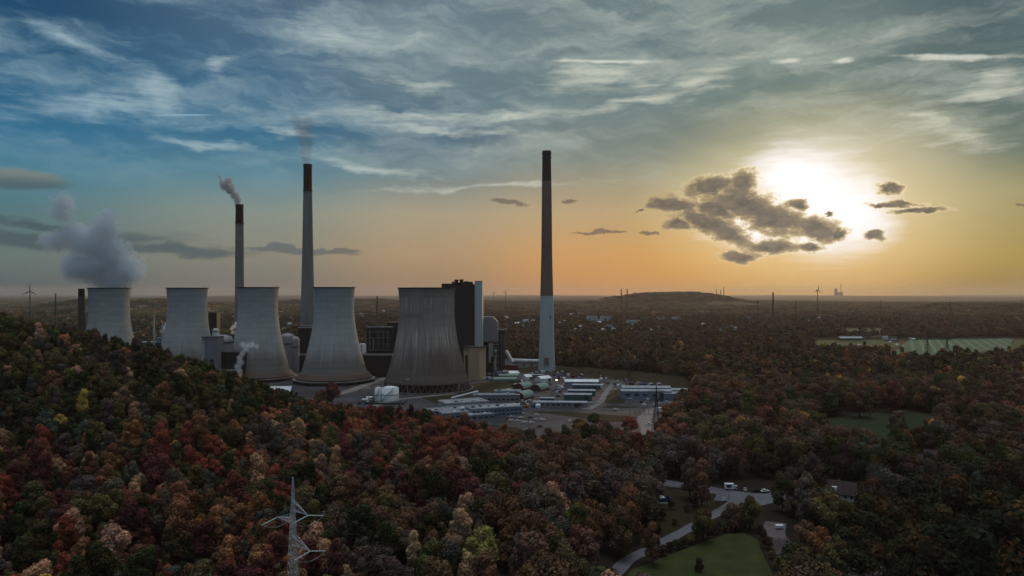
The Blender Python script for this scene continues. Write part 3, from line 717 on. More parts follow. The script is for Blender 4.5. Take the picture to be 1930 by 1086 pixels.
# blue works far left between towers 1 and 2
t, W_, zt = hall(262, 314, 990, 646, 'bright blue low works hall between the two leftmost cooling towers', M_blue, M_lgrey, dep=20)
b = MB(); b.box(9, 4, zt+.7, 10, 8, 6); b.build('roof_plant', M_bluewall, t)
for px, pyt, lb in ((290, 588, 'tall pale steel stack above the blue works hall'), (306, 607, 'shorter pale stack right of the tall one at the blue works hall')):
    D = 985; x = (px-CX)/F*D; t = thing('steel_stack', lb, 'chimney', (x, D, 0), 0, 'stacks of the blue works hall')
    z1 = zat(pyt, D); b = MB(); b.lathe([(1.5,0),(1.3,z1*.6),(.9,z1)], 16, capt=True); b.build('shaft', M_lgrey, t)
    b = MB(); b.lathe([(.9,z1-2),(1.5,z1-2),(1.5,z1-1.6),(.9,z1-1.6)], 16, sm=False); b.build('gallery', M_dark2, t)
for px, py, w_, d_, h_, lb in ((262,635,16,10,5,'white roofed shed left of the blue works hall'),(284,632,10,8,6,'small white shed behind the blue works hall'),(245,625,14,9,5,'low pale shed by the leftmost cooling tower'),(700,592,10,10,6,'far small pale hall behind the power plant')):
    x, y = G(px, py); t = thing('works_shed', lb, 'shed', (x, y, 0), R(10)); b = MB(); b.house(w_, d_, h_, 1.5); b.build('wall', M_lgrey, t); b = MB(); b.gable(w_, d_, h_, 1.5); b.build('roof', M_roof, t)
# pale barn below the third tower
t = thing('barn', 'long barn with pale blue roof and glazed gable below the third cooling tower', 'barn', (*G(512,746), 0), R(6))
b = MB(); b.house(40, 16, 4.5, 5); b.build('wall', M_bluewall, t)
b = MB(); b.gable(40, 16, 4.5, 5); b.build('roof', M_roof, t)
b = MB(); b.box(4, -4.3, 6.9, 1.4, 9.4, .3); b.build('roof_strip', M_dark2, t)
b = MB(); b.box(20.15, 0, .5, .2, 12, 3.8); b.build('gable_glazing', M_glass, t)
# storage tanks
def tank(px, py, r_, h_, label, m_=M_white):
    x, y = G(px, py); t = thing('storage_tank', label, 'tank', (x, y+r_, 0), 0, 'tanks beside the cooling towers')
    b = MB(); b.lathe([(r_,.2),(r_,h_),(r_*.6,h_+.9),(.1,h_+1.3)], 48, capt=True); b.build('shell', m_, t)
    b = MB(); b.lathe([(r_+.03,h_*.48),(r_+.2,h_*.48),(r_+.2,h_*.52),(r_+.03,h_*.52)], 48, sm=False); b.build('band', M_steel, t)
    b = MB(); b.lathe([(r_+.05,h_),(r_+.05,h_+.12)], 48)
    for k in range(16):
        a = 2*math.pi*k/16; b.tube((r_*math.cos(a), r_*math.sin(a), h_), (r_*math.cos(a), r_*math.sin(a), h_+1.1), .07, 4)
    b.lathe([(r_-.05,h_+1.05),(r_+.05,h_+1.05),(r_+.05,h_+1.2),(r_-.05,h_+1.2)], 48, sm=False); b.build('railing', M_steel, t)
    b = MB(); b.path([((r_+.5)*math.cos(a), (r_+.5)*math.sin(a), .5+h_*(a+2.6)/1.6) for a in np.linspace(-2.6, -1.0, 12)], .25, 5); b.build('spiral_stair', M_steel, t)
    return t
tank(733, 758, 8.3, 13.2, 'large white round tank in front of the ribbed cooling tower')
tank(712, 757, 3.6, 12.6, 'narrow white tank touching the left of the large round tank')
t = thing('tank_bund', 'low dark wall around the two white tanks', 'wall', (*G(728,762), 0), 0)
b = MB(); b.box(0,-3,.2,34,.5,1.6); b.box(-17,9,.2,.5,24,1.6); b.box(17,9,.2,.5,24,1.6); b.build('wall', M_dark2, t)
for px, py, lb in ((696,753,'tiny horizontal tank left of the narrow white tank'),(688,757,'lower tiny horizontal tank left of the narrow white tank')):
    x, y = G(px, py); t = thing('horizontal_tank', lb, 'tank', (x, y, 0), R(12), 'tanks beside the cooling towers')
    b = MB(); b.tube((-3,0,1.8), (3,0,1.8), 1.2, 14); b.build('shell', M_white, t)
    for q in (-2, 2): b = MB(); b.box(q,0,0,.5,1.8,.9); b.build('saddle', M_conc, t)

# quonset hangars: green barrel roof, dark red ends
def hangar(px, py, L, W, h, rz, label, roofm=M_green, endm=M_red, wall=2.2, grp='barrel roofed sheds of the contractors yard'):
    x, y = G(px, py); t = thing('hangar', label, 'hangar', (x, y, 0), rz, grp)
    b = MB(); b.box(0, 0, .3, L, W, wall-.3); b.arch(L, W, wall, h-wall); b.build('wall', endm, t)
    b = MB(); b.arch(L+.5, W, wall, h-wall, off=.18, caps=False)
    for k in range(9):
        xx = -L/2+L*k/8
        for j in range(12):
            a, a2 = math.pi*j/12, math.pi*(j+1)/12
            b.tube((xx, -(W/2+.2)*math.cos(a), wall+(h-wall+.2)*math.sin(a)), (xx, -(W/2+.2)*math.cos(a2), wall+(h-wall+.2)*math.sin(a2)), .12, 4, mi=1)
    b.build('roof', [roofm, M_lgrey], t)
    b = MB(); b.box(-L/2-.12, 0, .3, .2, W*.4, min(4.5, h*.6)); b.build('door', M_dark2, t)
    return t
hangar(986, 734, 20, 13, 7.5, R(58), 'green barrel roofed hangar with dark red end, back left of its pair')
hangar(1018, 736, 20, 13, 7.5, R(58), 'green barrel roofed hangar with dark red end, beside the glowing yard lamp')
hangar(952, 746, 18, 12, 6.5, R(58), 'green barrel roofed hangar half hidden behind the long grey building')
hangar(987, 752, 20, 13, 8, R(58), 'green barrel roofed hangar with dark red end, nearest the orange digger')
hangar(952, 719, 28, 7, 5, R(4), 'long pale green barrel tent in front of the boiler house', M_green, M_green)
hangar(958, 712, 24, 6, 4.5, R(4), 'second pale green barrel tent, behind the long one', M_green, M_green)
# long sheds
def shed(px, py, L, W, hw, hr, rz, label, wallm, roofm, name='storage_shed', door=True, grp=None, wins=0):
    x, y = G(px, py); t = thing(name, label, 'shed', (x, y, 0), rz, grp)
    b = MB(); b.house(L, W, hw, hr); b.build('wall', wallm, t)
    b = MB(); b.gable(L, W, hw, hr, .35); b.build('roof', roofm, t)
    if door: b = MB(); b.box(L*.3, -W/2-.08, .3, 4, .15, hw*.75); b.build('door', M_dark2, t)
    for k in range(wins):
        b = MB(); b.box(-L/2+(k+.7)*L/wins*.9, -W/2-.08, hw*.4, L/wins*.45, .15, hw*.3); b.build('window', M_glass, t)
    return t
g2 = 'long sheds of the contractors yard'
shed(1096, 728, 38, 10, 5.5, 2.2, R(-3), 'long shed with matt white roof, backmost in its row right of the yard lamp', M_bluewall, M_white, grp=g2)
shed(1105, 735, 30, 6, 5.5, 1.0, R(-3), 'green walled shed with bright roof edge, right of the white roofed shed', M_dgreen, M_roof, grp=g2)
shed(1096, 746, 28, 7, 5.5, 1.1, R(-3), 'green walled shed in the middle of the row', M_dgreen, M_roof, grp=g2)
shed(1089, 756, 27, 7, 6.5, 1.2, R(-3), 'green walled shed directly behind the long low grey building', M_dgreen, M_roof, grp=g2)
shed(1056, 767, 50, 9, 4.6, .9, R(-4), 'long low grey building with pale roof panels along the yard road', M_grey, M_roof, name='site_office', grp=g2, wins=9)
shed(1031, 757, 14, 5, 3.5, .7, R(-4), 'short green shed left of the green walled row', M_dgreen, M_roof, grp=g2)
for px, py, lb in ((1217,745,'rear half of the twin roofed blue grey warehouse'),(1217,752,'front half of the twin roofed blue grey warehouse with dark doors')):
    shed(px, py, 50, 10, 8.2, 1.6, R(-2), lb, M_bluewall, M_roof, name='warehouse', grp=g2, wins=5 if py == 752 else 0)
shed(1290, 746, 34, 9, 6.2, 1.4, R(-3), 'rear pale roofed shed at the forest edge', M_bluewall, M_roof, grp=g2)
shed(1286, 753, 38, 9, 6.2, 1.4, R(-3), 'front pale roofed shed at the forest edge', M_bluewall, M_roof, grp=g2)
for px, lb in ((1228,'left small arched shelter behind the warehouse'),(1243,'right small arched shelter behind the warehouse')):
    hangar(px, 731, 9, 6.5, 5.2, R(88), lb, M_wood, M_wood, 1.2)
for px, py, L, W, rz, lb in ((967,709,12,11,12,'small white gabled tent in front of the boiler house'),(993,716,10,9,40,'white round topped tent left of the big white tent'),
                     (1024,719,16,12,35,'big white gabled tent left of the glowing yard lamp')):
    shed(px, py, L, W, 4, 2.6, R(rz), lb, M_white, M_white, name='tent', grp='white tents of the contractors yard')
shed(1006,712,24,5,3.5,.6,R(2),'long narrow pink grey shed between the white tents',M_wood,M_roof,grp=g2)
# front office cluster
def flat(px, py, W, Dp, h_, rz, label, wallm, roofm=M_roof, wins=8, sky=4, name='office_building'):
    x, y = G(px, py); t = thing(name, label, 'building', (x, y+Dp/2, 0), rz, 'flat roofed buildings in front of the ribbed tower')
    b = MB(); b.box(0, 0, 0, W, Dp, h_); b.build('wall', wallm, t)
    b = MB(); b.box(0, 0, h_, W+.8, Dp+.8, .4); b.build('roof', roofm, t)
    for k in range(wins):
        for r_ in range(2 if h_ > 6 else 1):
            b = MB(); b.box(-W/2+(k+.5)*W/wins, -Dp/2-.06, 1.2+r_*3.2, W/wins*.66, .15, 1.5); b.build('window', M_glass, t)
    for k in range(sky):
        b = MB(); b.box(-W/2+(k+.5)*W/sky, random.uniform(-.2,.2)*Dp, h_+.4, random.uniform(1.5,4), random.uniform(1.5,3), random.uniform(.6,1.4)); b.build('roof_light', random.choice((M_lgrey, M_white, M_dark2)), t)
    b = MB(); b.box(0, -Dp/2+.2, h_+.4, W, .35, .5); b.box(0, Dp/2-.2, h_+.4, W, .35, .5); b.build('parapet', M_lgrey, t)
    return t
flat(930, 786, 46, 18, 7.5, R(22), 'two storey blue grey office with brown tinted roof beside the car park', M_bluewall, wins=12, sky=6)
flat(905, 779, 34, 16, 4.5, R(20), 'low grey office wing with pale roof left of the two storey office', M_lgrey, wins=8, sky=3)
flat(935, 757, 46, 12, 6, R(2), 'long grey building in front of the green hangars', M_grey, wins=10, sky=2)
flat(957, 753, 26, 10, 8, R(2), 'raised bright roofed block at the right end of the long grey building', M_bluewall, wins=6, sky=3)
flat(872, 770, 42, 24, 5, R(24), 'pale flat workshop with sloping edge left of the long grey building', M_lgrey, wins=8, sky=5, name='workshop')
flat(838, 783, 36, 16, 4, R(24), 'leftmost blue roofed workshop above the red trees', M_bluewall, wins=6, sky=6, name='workshop')
flat(872, 789, 40, 14, 5, R(24), 'front blue grey workshop half hidden by the red trees', M_bluewall, wins=8, sky=5, name='workshop')
flat(900, 792, 26, 12, 4, R(24), 'small grey workshop at the tree edge below the two storey office', M_bluewall, wins=5, sky=2, name='workshop')
t = thing('conveyor_bridge', 'short inclined grey conveyor bridge above the pale workshop', 'conveyor', (*G(876,757), 0), R(24))
b = MB(); b.tube((-14,0,4), (14,0,9), 1.2, 4); b.build('gallery', M_lgrey, t)
for q, zz in ((-8,4.6),(8,7.2)): b = MB(); b.tube((q,-1,0), (q,-1,zz), .25); b.tube((q,1,0), (q,1,zz), .25); b.build('trestle', M_steel, t)

# fence of light poles along the front verge
t = thing('security_fence', 'long wire fence with pale posts in front of the ribbed cooling tower', 'fence', (0,0,0), 0)
p0, p1 = Vector((*G(770,772),0)), Vector((*G(838,768),0)); b = MB()
for k in range(15):
    q = p0.lerp(p1, k/14); s_ = MB(); s_.tube(q, q+Vector((0,0,3.6)), .16, 5); s_.build('post', M_lgrey, t)
for zz in (1.2, 2.4, 3.4): b.tube(p0+Vector((0,0,zz)), p1+Vector((0,0,zz)), .05, 4)
b.build('wire_panel', M_steel, t)

# ------------------------------------------------------------------ lamp posts
def lamp_post(px, py, h_, label, lit=False):
    x, y = G(px, py); t = thing('lamp_post', label, 'lamp post', (x, y, 0), 0, 'lamp posts of the plant yard')
    b = MB(); b.tube((0,0,0), (0,0,h_), .22, 8, .12); b.build('pole', M_steel, t)
    b = MB(); b.tube((-1.9,0,h_), (1.9,0,h_), .09, 6); b.build('cross_arm', M_steel, t)
    for q in (-1.7, -.6, .6, 1.7):
        b = MB(); b.box(q, -.3, h_-.25, .8, .8, .3); b.build('lamp_head', M_lampglow if lit else M_white, t)
lamp_post(768, 752, 20, 'tall floodlight mast in front of the ribbed cooling tower')
lamp_post(614, 764, 14, 'floodlight mast above the dark red tree left of the white tanks')
lamp_post(1101, 797, 12, 'floodlight mast at the edge of the car park')
lamp_post(1187, 791, 18, 'floodlight mast left of the plant road bend')
lamp_post(694, 758, 14, 'thin floodlight mast left of the tiny horizontal tanks')
x, y = G(1049, 724)
t = thing('yard_lamp', 'glowing yellow yard lamp on a short post between the white tents and long sheds', 'lamp', (x, y, 0), 0)
b = MB(); b.tube((0,0,0), (0,0,4.0), .15, 8); b.build('pole', M_steel, t)
b = MB(); b.lathe([(.2,3.9),(.85,4.3),(1.0,4.8),(.6,5.4),(.1,5.5)], 16, capt=True); b.build('lamp_globe', M_lampglow, t)

# ------------------------------------------------------------------ cars
def make_car(paint, name='parked_car'):
    t = thing(name, 'x', 'car', (0,0,0), 0)
    b = MB(); pr = [(-2.15,.35),(-2.2,.75),(-1.5,.92),(1.2,.95),(2.1,.85),(2.2,.5),(2.1,.3)]
    b.add([(x, y, z) for y in (-.88,.88) for x, z in pr], [tuple(range(7)), tuple(range(7,14))[::-1]]+[(k, 7+k, 7+(k+1)%7, (k+1)%7) for k in range(7)]); b.build('body', paint, t)
    b = MB(); lo = [(-1.75,.9),(1.05,.93),(.45,1.42),(-1.35,1.42)]
    b.add([(x, y*(.84 if z < 1.2 else .68), z) for y in (-1,1) for x, z in lo], [(0,1,2,3),(7,6,5,4),(0,4,5,1),(1,5,6,2),(2,6,7,3),(3,7,4,0)]); b.build('cabin', M_glass, t)
    b = MB(); b.box(-.45, 0, 1.42, 1.7, 1.3, .06); b.build('roof', paint, t)
    for x in (-1.35, 1.4):
        for y in (-.86, .86):
            b = MB(); b.tube((x, y-.1, .33), (x, y+.1, .33), .33, 12); b.build('wheel', M_tyre, t)
    return t
paints = {'white': mat('white_car_paint', (.88,.9,.92), (.84,.86,.88), .15, 1, spec=1.0), 'silver': mat('silver_car_paint', (.55,.57,.6), (.5,.52,.55), .25, 1, metal=.4, spec=.6),
          'dark': mat('dark_car_paint', (.03,.03,.04), (.025,.025,.035), .25, 1, spec=.6), 'red': mat('red_car_paint', (.35,.03,.03), (.3,.025,.025), .3, 1, spec=.6)}
protos = {}
def car(px, py, colr, rz, where):
    if colr not in protos: protos[colr] = t = make_car(paints[colr])
    else: t = copy_tree(protos[colr])
    x, y = G(px, py); t.location = (x, y, .36 if py < 900 else tz(x, y)+.2); t.rotation_euler = (0,0,rz)
    tag(t, f'{colr} car {where}', 'car', 'cars parked around the plant')
Z4 = lambda a, b_: (780+a*.14737, 660+b_*.14737)
Z5 = lambda a, b_: (1020+a*.15544, 660+b_*.15544)
for a, b_, c, wh in ((1385,820,'white','alone at the back of the car park by the office'),(1575,842,'white','alone on the far row of the car park, right of the dark one'),(1490,872,'dark','in the middle of the car park near the far row'),
                     (1250,862,'white','leftmost of the four in the second row'),(1285,868,'silver','second in the row of four by the office'),(1325,872,'silver','third in the row of four by the office'),(1367,876,'white','right end of the row of four'),
                     (1198,890,'red','at the left edge of the car park'),(1240,910,'white','in the third row beside the red one'),(1325,918,'white','in the third row, second white one from the left'),(1415,934,'white','in the third row, left of the last one'),
                     (1510,940,'white','at the right end of the third row'),(1570,898,'white','left of the trio on the right of the car park'),(1602,896,'silver','middle of the trio on the right of the car park'),(1648,902,'white','right of the trio in the car park'),
                     (1612,985,'dark','with bright roof alone in the nearest row'),(1450,1032,'silver','nearly hidden by the trees at the front edge of the car park')):
    car(*Z4(a, b_), c, R(random.choice((12, 14, 10))), wh)
for a, b_, c, wh in ((355,870,'white','alone in the right half of the car park'),(590,855,'silver','behind the trees right of the car park mast'),(635,845,'white','beside the silver one behind the trees'),(905,730,'white','driving on the yard road in the open middle'),
                     (700,680,'white','at the road junction before the grass island'),(690,645,'white','on the road left of the grass island'),(1005,595,'white','right of the grass island'),(1440,612,'dark','in front of the warehouse, with white roof'),(1510,620,'white','right of the warehouse, back one'),
                     (1520,650,'silver','right of the warehouse, front one'),(1440,756,'white','by the gate pylon, left one'),(1478,752,'white','by the gate pylon, right one'),(1310,908,'white','on the plant road behind the trees'),(835,515,'silver','on the grass island, left one'),
                     (880,485,'white','on the grass island, back one'),(920,492,'silver','on the grass island, right one'),(720,476,'red','at the end of the green walled row'),(605,645,'white','at the corner of the nearest green shed'),(215,558,'silver','left of the green walled row, right one'),(185,556,'silver','left of the green walled row, left one')):
    car(*Z5(a, b_), c, R(random.choice((0, 8, 60))), wh)

# ------------------------------------------------------------------ containers, boxes, digger and other yard clutter
def container(px, py, colr, m_, L, rz, wh, h_=2.6):
    x, y = G(px, py); t = thing('container', f'{colr} container {wh}', 'container', (x, y, .25), rz, 'containers standing in the contractors yard')
    b = MB(); b.box(0, 0, 0, L, 2.5, h_); b.build('body', m_, t)
    b = MB()
    for k in range(int(L/.8)): b.box(-L/2+.4+k*.8, -1.27, .15, .35, .06, h_-.3)
    b.build('corrugation', m_, t)
    b = MB(); b.box(L/2+.03, 0, .15, .06, 2.2, h_-.3); b.build('door', M_grey, t)
CC = {'white': M_white, 'blue': M_blue, 'grey': M_lgrey, 'red': M_red, 'dark': M_dark2, 'pale green': M_green}
spots = [(905,712,'grey','leftmost in the clutter below the boiler house'),(912,716,'white','left end of the pale line below the boiler house'),(918,709,'red','behind the pale line below the boiler house'),(922,715,'white','middle of the pale line below the boiler house'),
 (927,710,'dark','next to the tan block and the pale tents'),(931,717,'grey','right end of the pale line below the boiler house'),(936,708,'blue','between the tan block and the green barrel tents'),(941,704,'grey','at the foot of the stilted filter house'),
 (952,702,'white','left of the small white gabled tent'),(978,706,'white','right of the small white gabled tent'),(984,722,'grey','between the white round tent and the first hangar'),(1003,707,'white','behind the long pink grey shed'),
 (1012,704,'grey','in front of the tallest chimney, left one'),(1023,703,'white','in front of the tallest chimney, middle one'),(1038,704,'pale green','in front of the tallest chimney, right one'),(1045,708,'blue','behind the glowing yard lamp'),
 (1056,711,'blue','right of the glowing yard lamp, rear'),(1063,716,'white','right of the glowing yard lamp, bright one'),(1071,709,'white','behind the white roofed shed, left one'),(1080,712,'red','behind the white roofed shed, red one'),
 (1092,711,'dark','behind the white roofed shed, right one'),(1127,725,'blue','at the right end of the white roofed shed'),(1133,717,'white','white block by the road end, left one'),(1142,716,'grey','by the road end, right one'),(1134,729,'white','beside the road right of the sheds'),
 (1165,729,'white','left of the pale green block near the warehouse'),(1176,731,'pale green','left of the twin roofed warehouse'),(1190,726,'dark','behind the warehouse, left one'),(1203,725,'grey','behind the warehouse, middle one'),(1212,727,'blue','behind the warehouse next to the arched shelters'),
 (1055,735,'grey','left of the green walled row, back'),(1050,742,'grey','left of the green walled row, front'),(1007,768,'blue','beside the orange digger'),(1245,774,'white','by the gate on the right, left one'),(1254,773,'white','by the gate on the right, right one'),(972,728,'white','left of the back hangar pair, small')]
for px, py, c, wh in spots:
    container(px, py, c, CC[c], random.choice((6, 6, 8, 4.5)), R(random.choice((0, 5, 60, 90, -8))), wh)
def clutter(n_, a0, a1, b0, b1, wh):
    for k, px in enumerate(sorted(random.uniform(a0, a1) for _ in range(n_))):
        py = random.uniform(b0, b1); x, y = G(px, py); kind = random.choice(('pallet_stack', 'generator', 'pipe_stack', 'skip')); cn = random.choice(('white', 'white', 'grey', 'blue', 'red', 'dark')); m_ = CC[cn]
        t = thing(kind, f'small {cn} {kind.replace("_", " ")} {wh}, {NTH[k]} from left', kind.replace('_', ' '), (x, y, .3), random.uniform(0, 3), 'small clutter '+wh)
        if kind == 'pipe_stack':
            for j, (q, zz) in enumerate(((-.5,.4),(.5,.4),(0,1.2))): b = MB(); b.tube((-2.4,q,zz), (2.4,q,zz), .42, 10); b.build('pipe', m_, t)
        elif kind == 'skip':
            b = MB(); b.add([(-1.3,-.9,0),(1.3,-.9,0),(1.3,.9,0),(-1.3,.9,0),(-2.1,-1,1.5),(2.1,-1,1.5),(2.1,1,1.5),(-2.1,1,1.5)], [(3,2,1,0),(0,1,5,4),(1,2,6,5),(2,3,7,6),(3,0,4,7),(4,5,6,7)]); b.build('body', m_, t)
            b = MB(); b.box(0,0,1.5,4.3,2.1,.12); b.build('rim', M_dark2, t)
        else:
            for j in range(2 if kind == 'pallet_stack' else 1): b = MB(); b.box(-.8+j*1.9 if kind == 'pallet_stack' else 0,0,.25,1.6 if kind == 'pallet_stack' else 2.8,1.5,random.uniform(1.1,1.9)); b.build('load' if kind == 'pallet_stack' else 'housing', m_, t)
            b = MB(); b.box(0,0,0,3.9 if kind == 'pallet_stack' else 3.1,1.6,.22); b.build('base', M_wood, t)
NTH = 'first second third fourth fifth sixth seventh eighth ninth tenth eleventh twelfth thirteenth fourteenth fifteenth sixteenth seventeenth eighteenth nineteenth twentieth twenty-first twenty-second'.split()
clutter(20, 898, 968, 702, 719, 'at the foot of the boiler house')
clutter(16, 1036, 1068, 724, 750, 'left of the green sheds')
clutter(18, 1050, 1135, 702, 716, 'behind the white roofed shed')
clutter(16, 1138, 1215, 716, 731, 'left of and behind the warehouse')
clutter(12, 975, 1010, 752, 768, 'around the orange digger')
clutter(12, 1190, 1262, 754, 768, 'in front of the warehouse')
clutter(9, 672, 712, 750, 762, 'left of the white tanks')
clutter(8, 962, 986, 720, 732, 'left of the hangars')
x, y = G(1014, 769); t = thing('water_tank', 'small round white tank right of the blue container and orange digger', 'tank', (x, y, .3), 0)
b = MB(); b.lathe([(2.3,0),(2.3,2.8),(1.4,3.5),(.1,3.7)], 24, capt=True); b.build('shell', M_white, t)
b = MB(); b.lathe([(2.32,1.3),(2.45,1.3),(2.45,1.5),(2.32,1.5)], 24, sm=False); b.build('band', M_grey, t)
x, y = G(991, 769); t = thing('digger', 'orange digger standing left of the small round white tank', 'digger', (x, y, .3), R(20))
b = MB(); b.box(0,0,.9,3.2,2.6,1.2); b.build('body', M_orange, t)
b = MB(); b.box(.6,.6,2.1,1.4,1.2,1.3); b.build('cab', M_glass, t)
for q in (-1.1, 1.1): b = MB(); b.box(0,q,0,4,.6,.9); b.build('track', M_tyre, t)
b = MB(); b.tube((1.4,-.3,1.8), (4,-.3,3.6), .25); b.tube((4,-.3,3.6), (5.4,-.3,1.2), .2); b.build('arm', M_orange, t)
b = MB(); b.box(5.5,-.3,.4,.9,1.0,.9); b.build('bucket', M_dark2, t)
t = thing('gate_frame', 'row of dark gate posts across the plant road', 'gate', (*G(1214,782), 0), 0)
for q in (-8,-4,0,4,8): b = MB(); b.tube((q,0,.2), (q,0,4.2), .15); b.build('post', M_dark2, t)
b = MB(); b.tube((-8,0,1.2), (8,0,1.2), .1); b.build('bar', M_dark2, t)

# ------------------------------------------------------------------ things by the lane, lower right
x, y = G(1592, 951)
t = thing('gabled_house', 'white gabled house with dark tiled roof and a dormer, among trees right of the lane', 'house', (x, y+3, 0), R(-32))
b = MB(); b.house(13.5, 9, 5.6, 5.2); b.build('wall', M_plaster, t)
b = MB(); b.gable(13.5, 9, 5.6, 5.2, .5); rf = b.build('roof', M_tile, t)
b = MB(); b.box(-1.5, 1.2, 9.2, .8, .8, 2.4); b.build('chimney', M_wood, rf)
b = MB(); b.box(-3, -3.1, 6.6, 2.2, 2.2, 1.9); b.build('dormer', M_plaster, rf)
for xx in (-4.5,-1.3,2.2,5.0):
    for zz in (1.0, 3.6): b = MB(); b.box(xx, -4.56, zz, 1.1, .12, 1.3); b.build('window', M_glass, t)
for yy in (-1.8, 1.8): b = MB(); b.box(6.81, yy, 3.4, .12, 1.1, 1.3); b.build('window', M_glass, t)
for px, py, rz, lb in ((1742, 884, 10, 'low house with dark roof and small white gable, left one of two in right woods'),(1768, 876, -24, 'dark roofed house with a white gable, right one of two in right woods')):
    x, y = G(px, py); t = thing('village_house', lb, 'house', (x, y, 0), R(rz), 'pair of houses in the woods on the right')
    b = MB(); b.house(15, 10, 4, 4.8); b.build('wall', M_plaster, t)
    b = MB(); b.gable(15, 10, 4, 4.8, .5); rf = b.build('roof', M_tile, t)
    b = MB(); b.box(2, .8, 7.6, .8, .8, 2.2); b.build('chimney', M_wood, rf)
    for xx in (-4,0,4): b = MB(); b.box(xx, -5.06, 1.2, 1.3, .12, 1.3); b.build('window', M_glass, t)
x, y = G(1253, 945); t = thing('pickup_truck', 'dark blue pickup with pale load parked beside the road on the left', 'truck', (x, y, tz(x,y)+.1), R(15))
b = MB(); b.box(0,0,.5,6.4,2.2,1.2); b.build('body', M_blue, t)
b = MB(); b.box(1.2,0,1.7,2.0,2.0,1.1); b.build('cabin', M_glass, t)
b = MB(); b.box(-1.6,0,1.7,2.8,1.9,.5); b.box(-2.0,.2,2.2,1.2,1.2,.5); b.build('load', M_white, t)
for q in (-2.1,2.1):
    for yy in (-1.05,1.05): b = MB(); b.tube((q,yy-.13,.45), (q,yy+.13,.45), .45, 12); b.build('wheel', M_tyre, t)
x, y = G(1246, 949); t = thing('low_wall', 'short white kerb wall in front of the dark blue pickup', 'wall', (x, y-1, tz(x,y)), R(-4))
b = MB(); b.box(0,0,0,7,.4,.7); b.build('wall', M_white, t); b = MB(); b.box(0,0,.7,7.1,.5,.08); b.build('coping', M_lgrey, t)
x, y = G(1377, 924); t = thing('box_van', 'white box van standing on the road by the black sign post', 'van', (x, y, .2), R(-6))
b = MB(); b.box(-.8,0,.7,4.6,2.3,2.7); b.build('cargo_box', M_white, t)
b = MB(); b.box(2.5,0,.6,1.9,2.1,1.7); b.build('cab', M_lgrey, t)
b = MB(); b.box(3.0,0,1.5,.95,2.14,.7); b.build('windscreen', M_glass, t)
for q in (-2.2,2.3):
    for yy in (-1.05,1.05): b = MB(); b.tube((q,yy-.13,.42), (q,yy+.13,.42), .42, 12); b.build('wheel', M_tyre, t)
x, y = G(1374, 942); t = thing('signal_post', 'black post with a wide dark board, standing at the roadside before the box van', 'sign', (x, y, .1), 0)
b = MB(); b.tube((0,0,0), (0,0,7.2), .13, 8); b.build('pole', M_dark2, t)
b = MB(); b.box(0,-.1,6.0,2.6,.15,1.5); b.build('board', M_dark2, t)
x, y = G(1364, 946); t = thing('notice_board', 'small square white board on two legs beside the lane', 'sign', (x, y, .1), 0)
b = MB(); b.box(0,0,.7,1.9,.1,1.7); b.build('board', M_white, t)
for q in (-.8,.8): b = MB(); b.tube((q,.1,0), (q,.1,2.3), .05); b.build('leg', M_steel, t)
x, y = G(1469, 998); t = thing('trailer', 'small white flat trailer at the head of the rubble track', 'trailer', (x, y, .15), R(4))
b = MB(); b.box(0,0,.7,3.4,1.9,1.2); b.build('body', M_white, t)
for yy in (-.95,.95): b = MB(); b.tube((0,yy-.1,.35), (0,yy+.1,.35), .35, 12); b.build('wheel', M_tyre, t)
b = MB(); b.tube((-1.7,0,.6), (-3,0,.5), .06); b.build('drawbar', M_steel, t)
car(1442, 928, 'white', R(15), 'parked on the open road left of the small round tree'); car(1404, 925, 'silver', R(80), 'parked on the road right of the box van')
car(1425, 927, 'dark', R(12), 'between the silver and the white one on the road')
t = thing('road_fence', 'low rail fence with dark posts on the near side of the road, left end', 'fence', (*G(1280,921), 0), R(-8))
for q in range(7): b = MB(); b.tube((-9+q*3,0,0), (-9+q*3,0,1.5), .09); b.build('post', M_dark2, t)
b = MB(); b.tube((-9,0,1.3), (9,0,1.3), .07); b.tube((-9,0,.7), (9,0,.7), .06); b.build('rail', M_dark2, t)
for i, (px, py, lb) in enumerate(((1353, 905, 'small white lamp post behind the road near the box van'),(1473, 915, 'small white lamp post behind the small round tree'),(1630, 1086, 'pale marker post at the lower right in dark grass'))):
    x, y = G(px, py); t = thing('street_lamp', lb, 'street lamp', (x, y, 0), 0, 'small street lamps')
    b = MB(); b.tube((0,0,0), (0,0,4.6 if i < 2 else 2.2), .09, 6); b.build('pole', M_steel, t)
    b = MB(); b.box(0,-.2,4.5 if i < 2 else 2.1,.7,.7,.4); b.build('lamp_head', M_white, t)

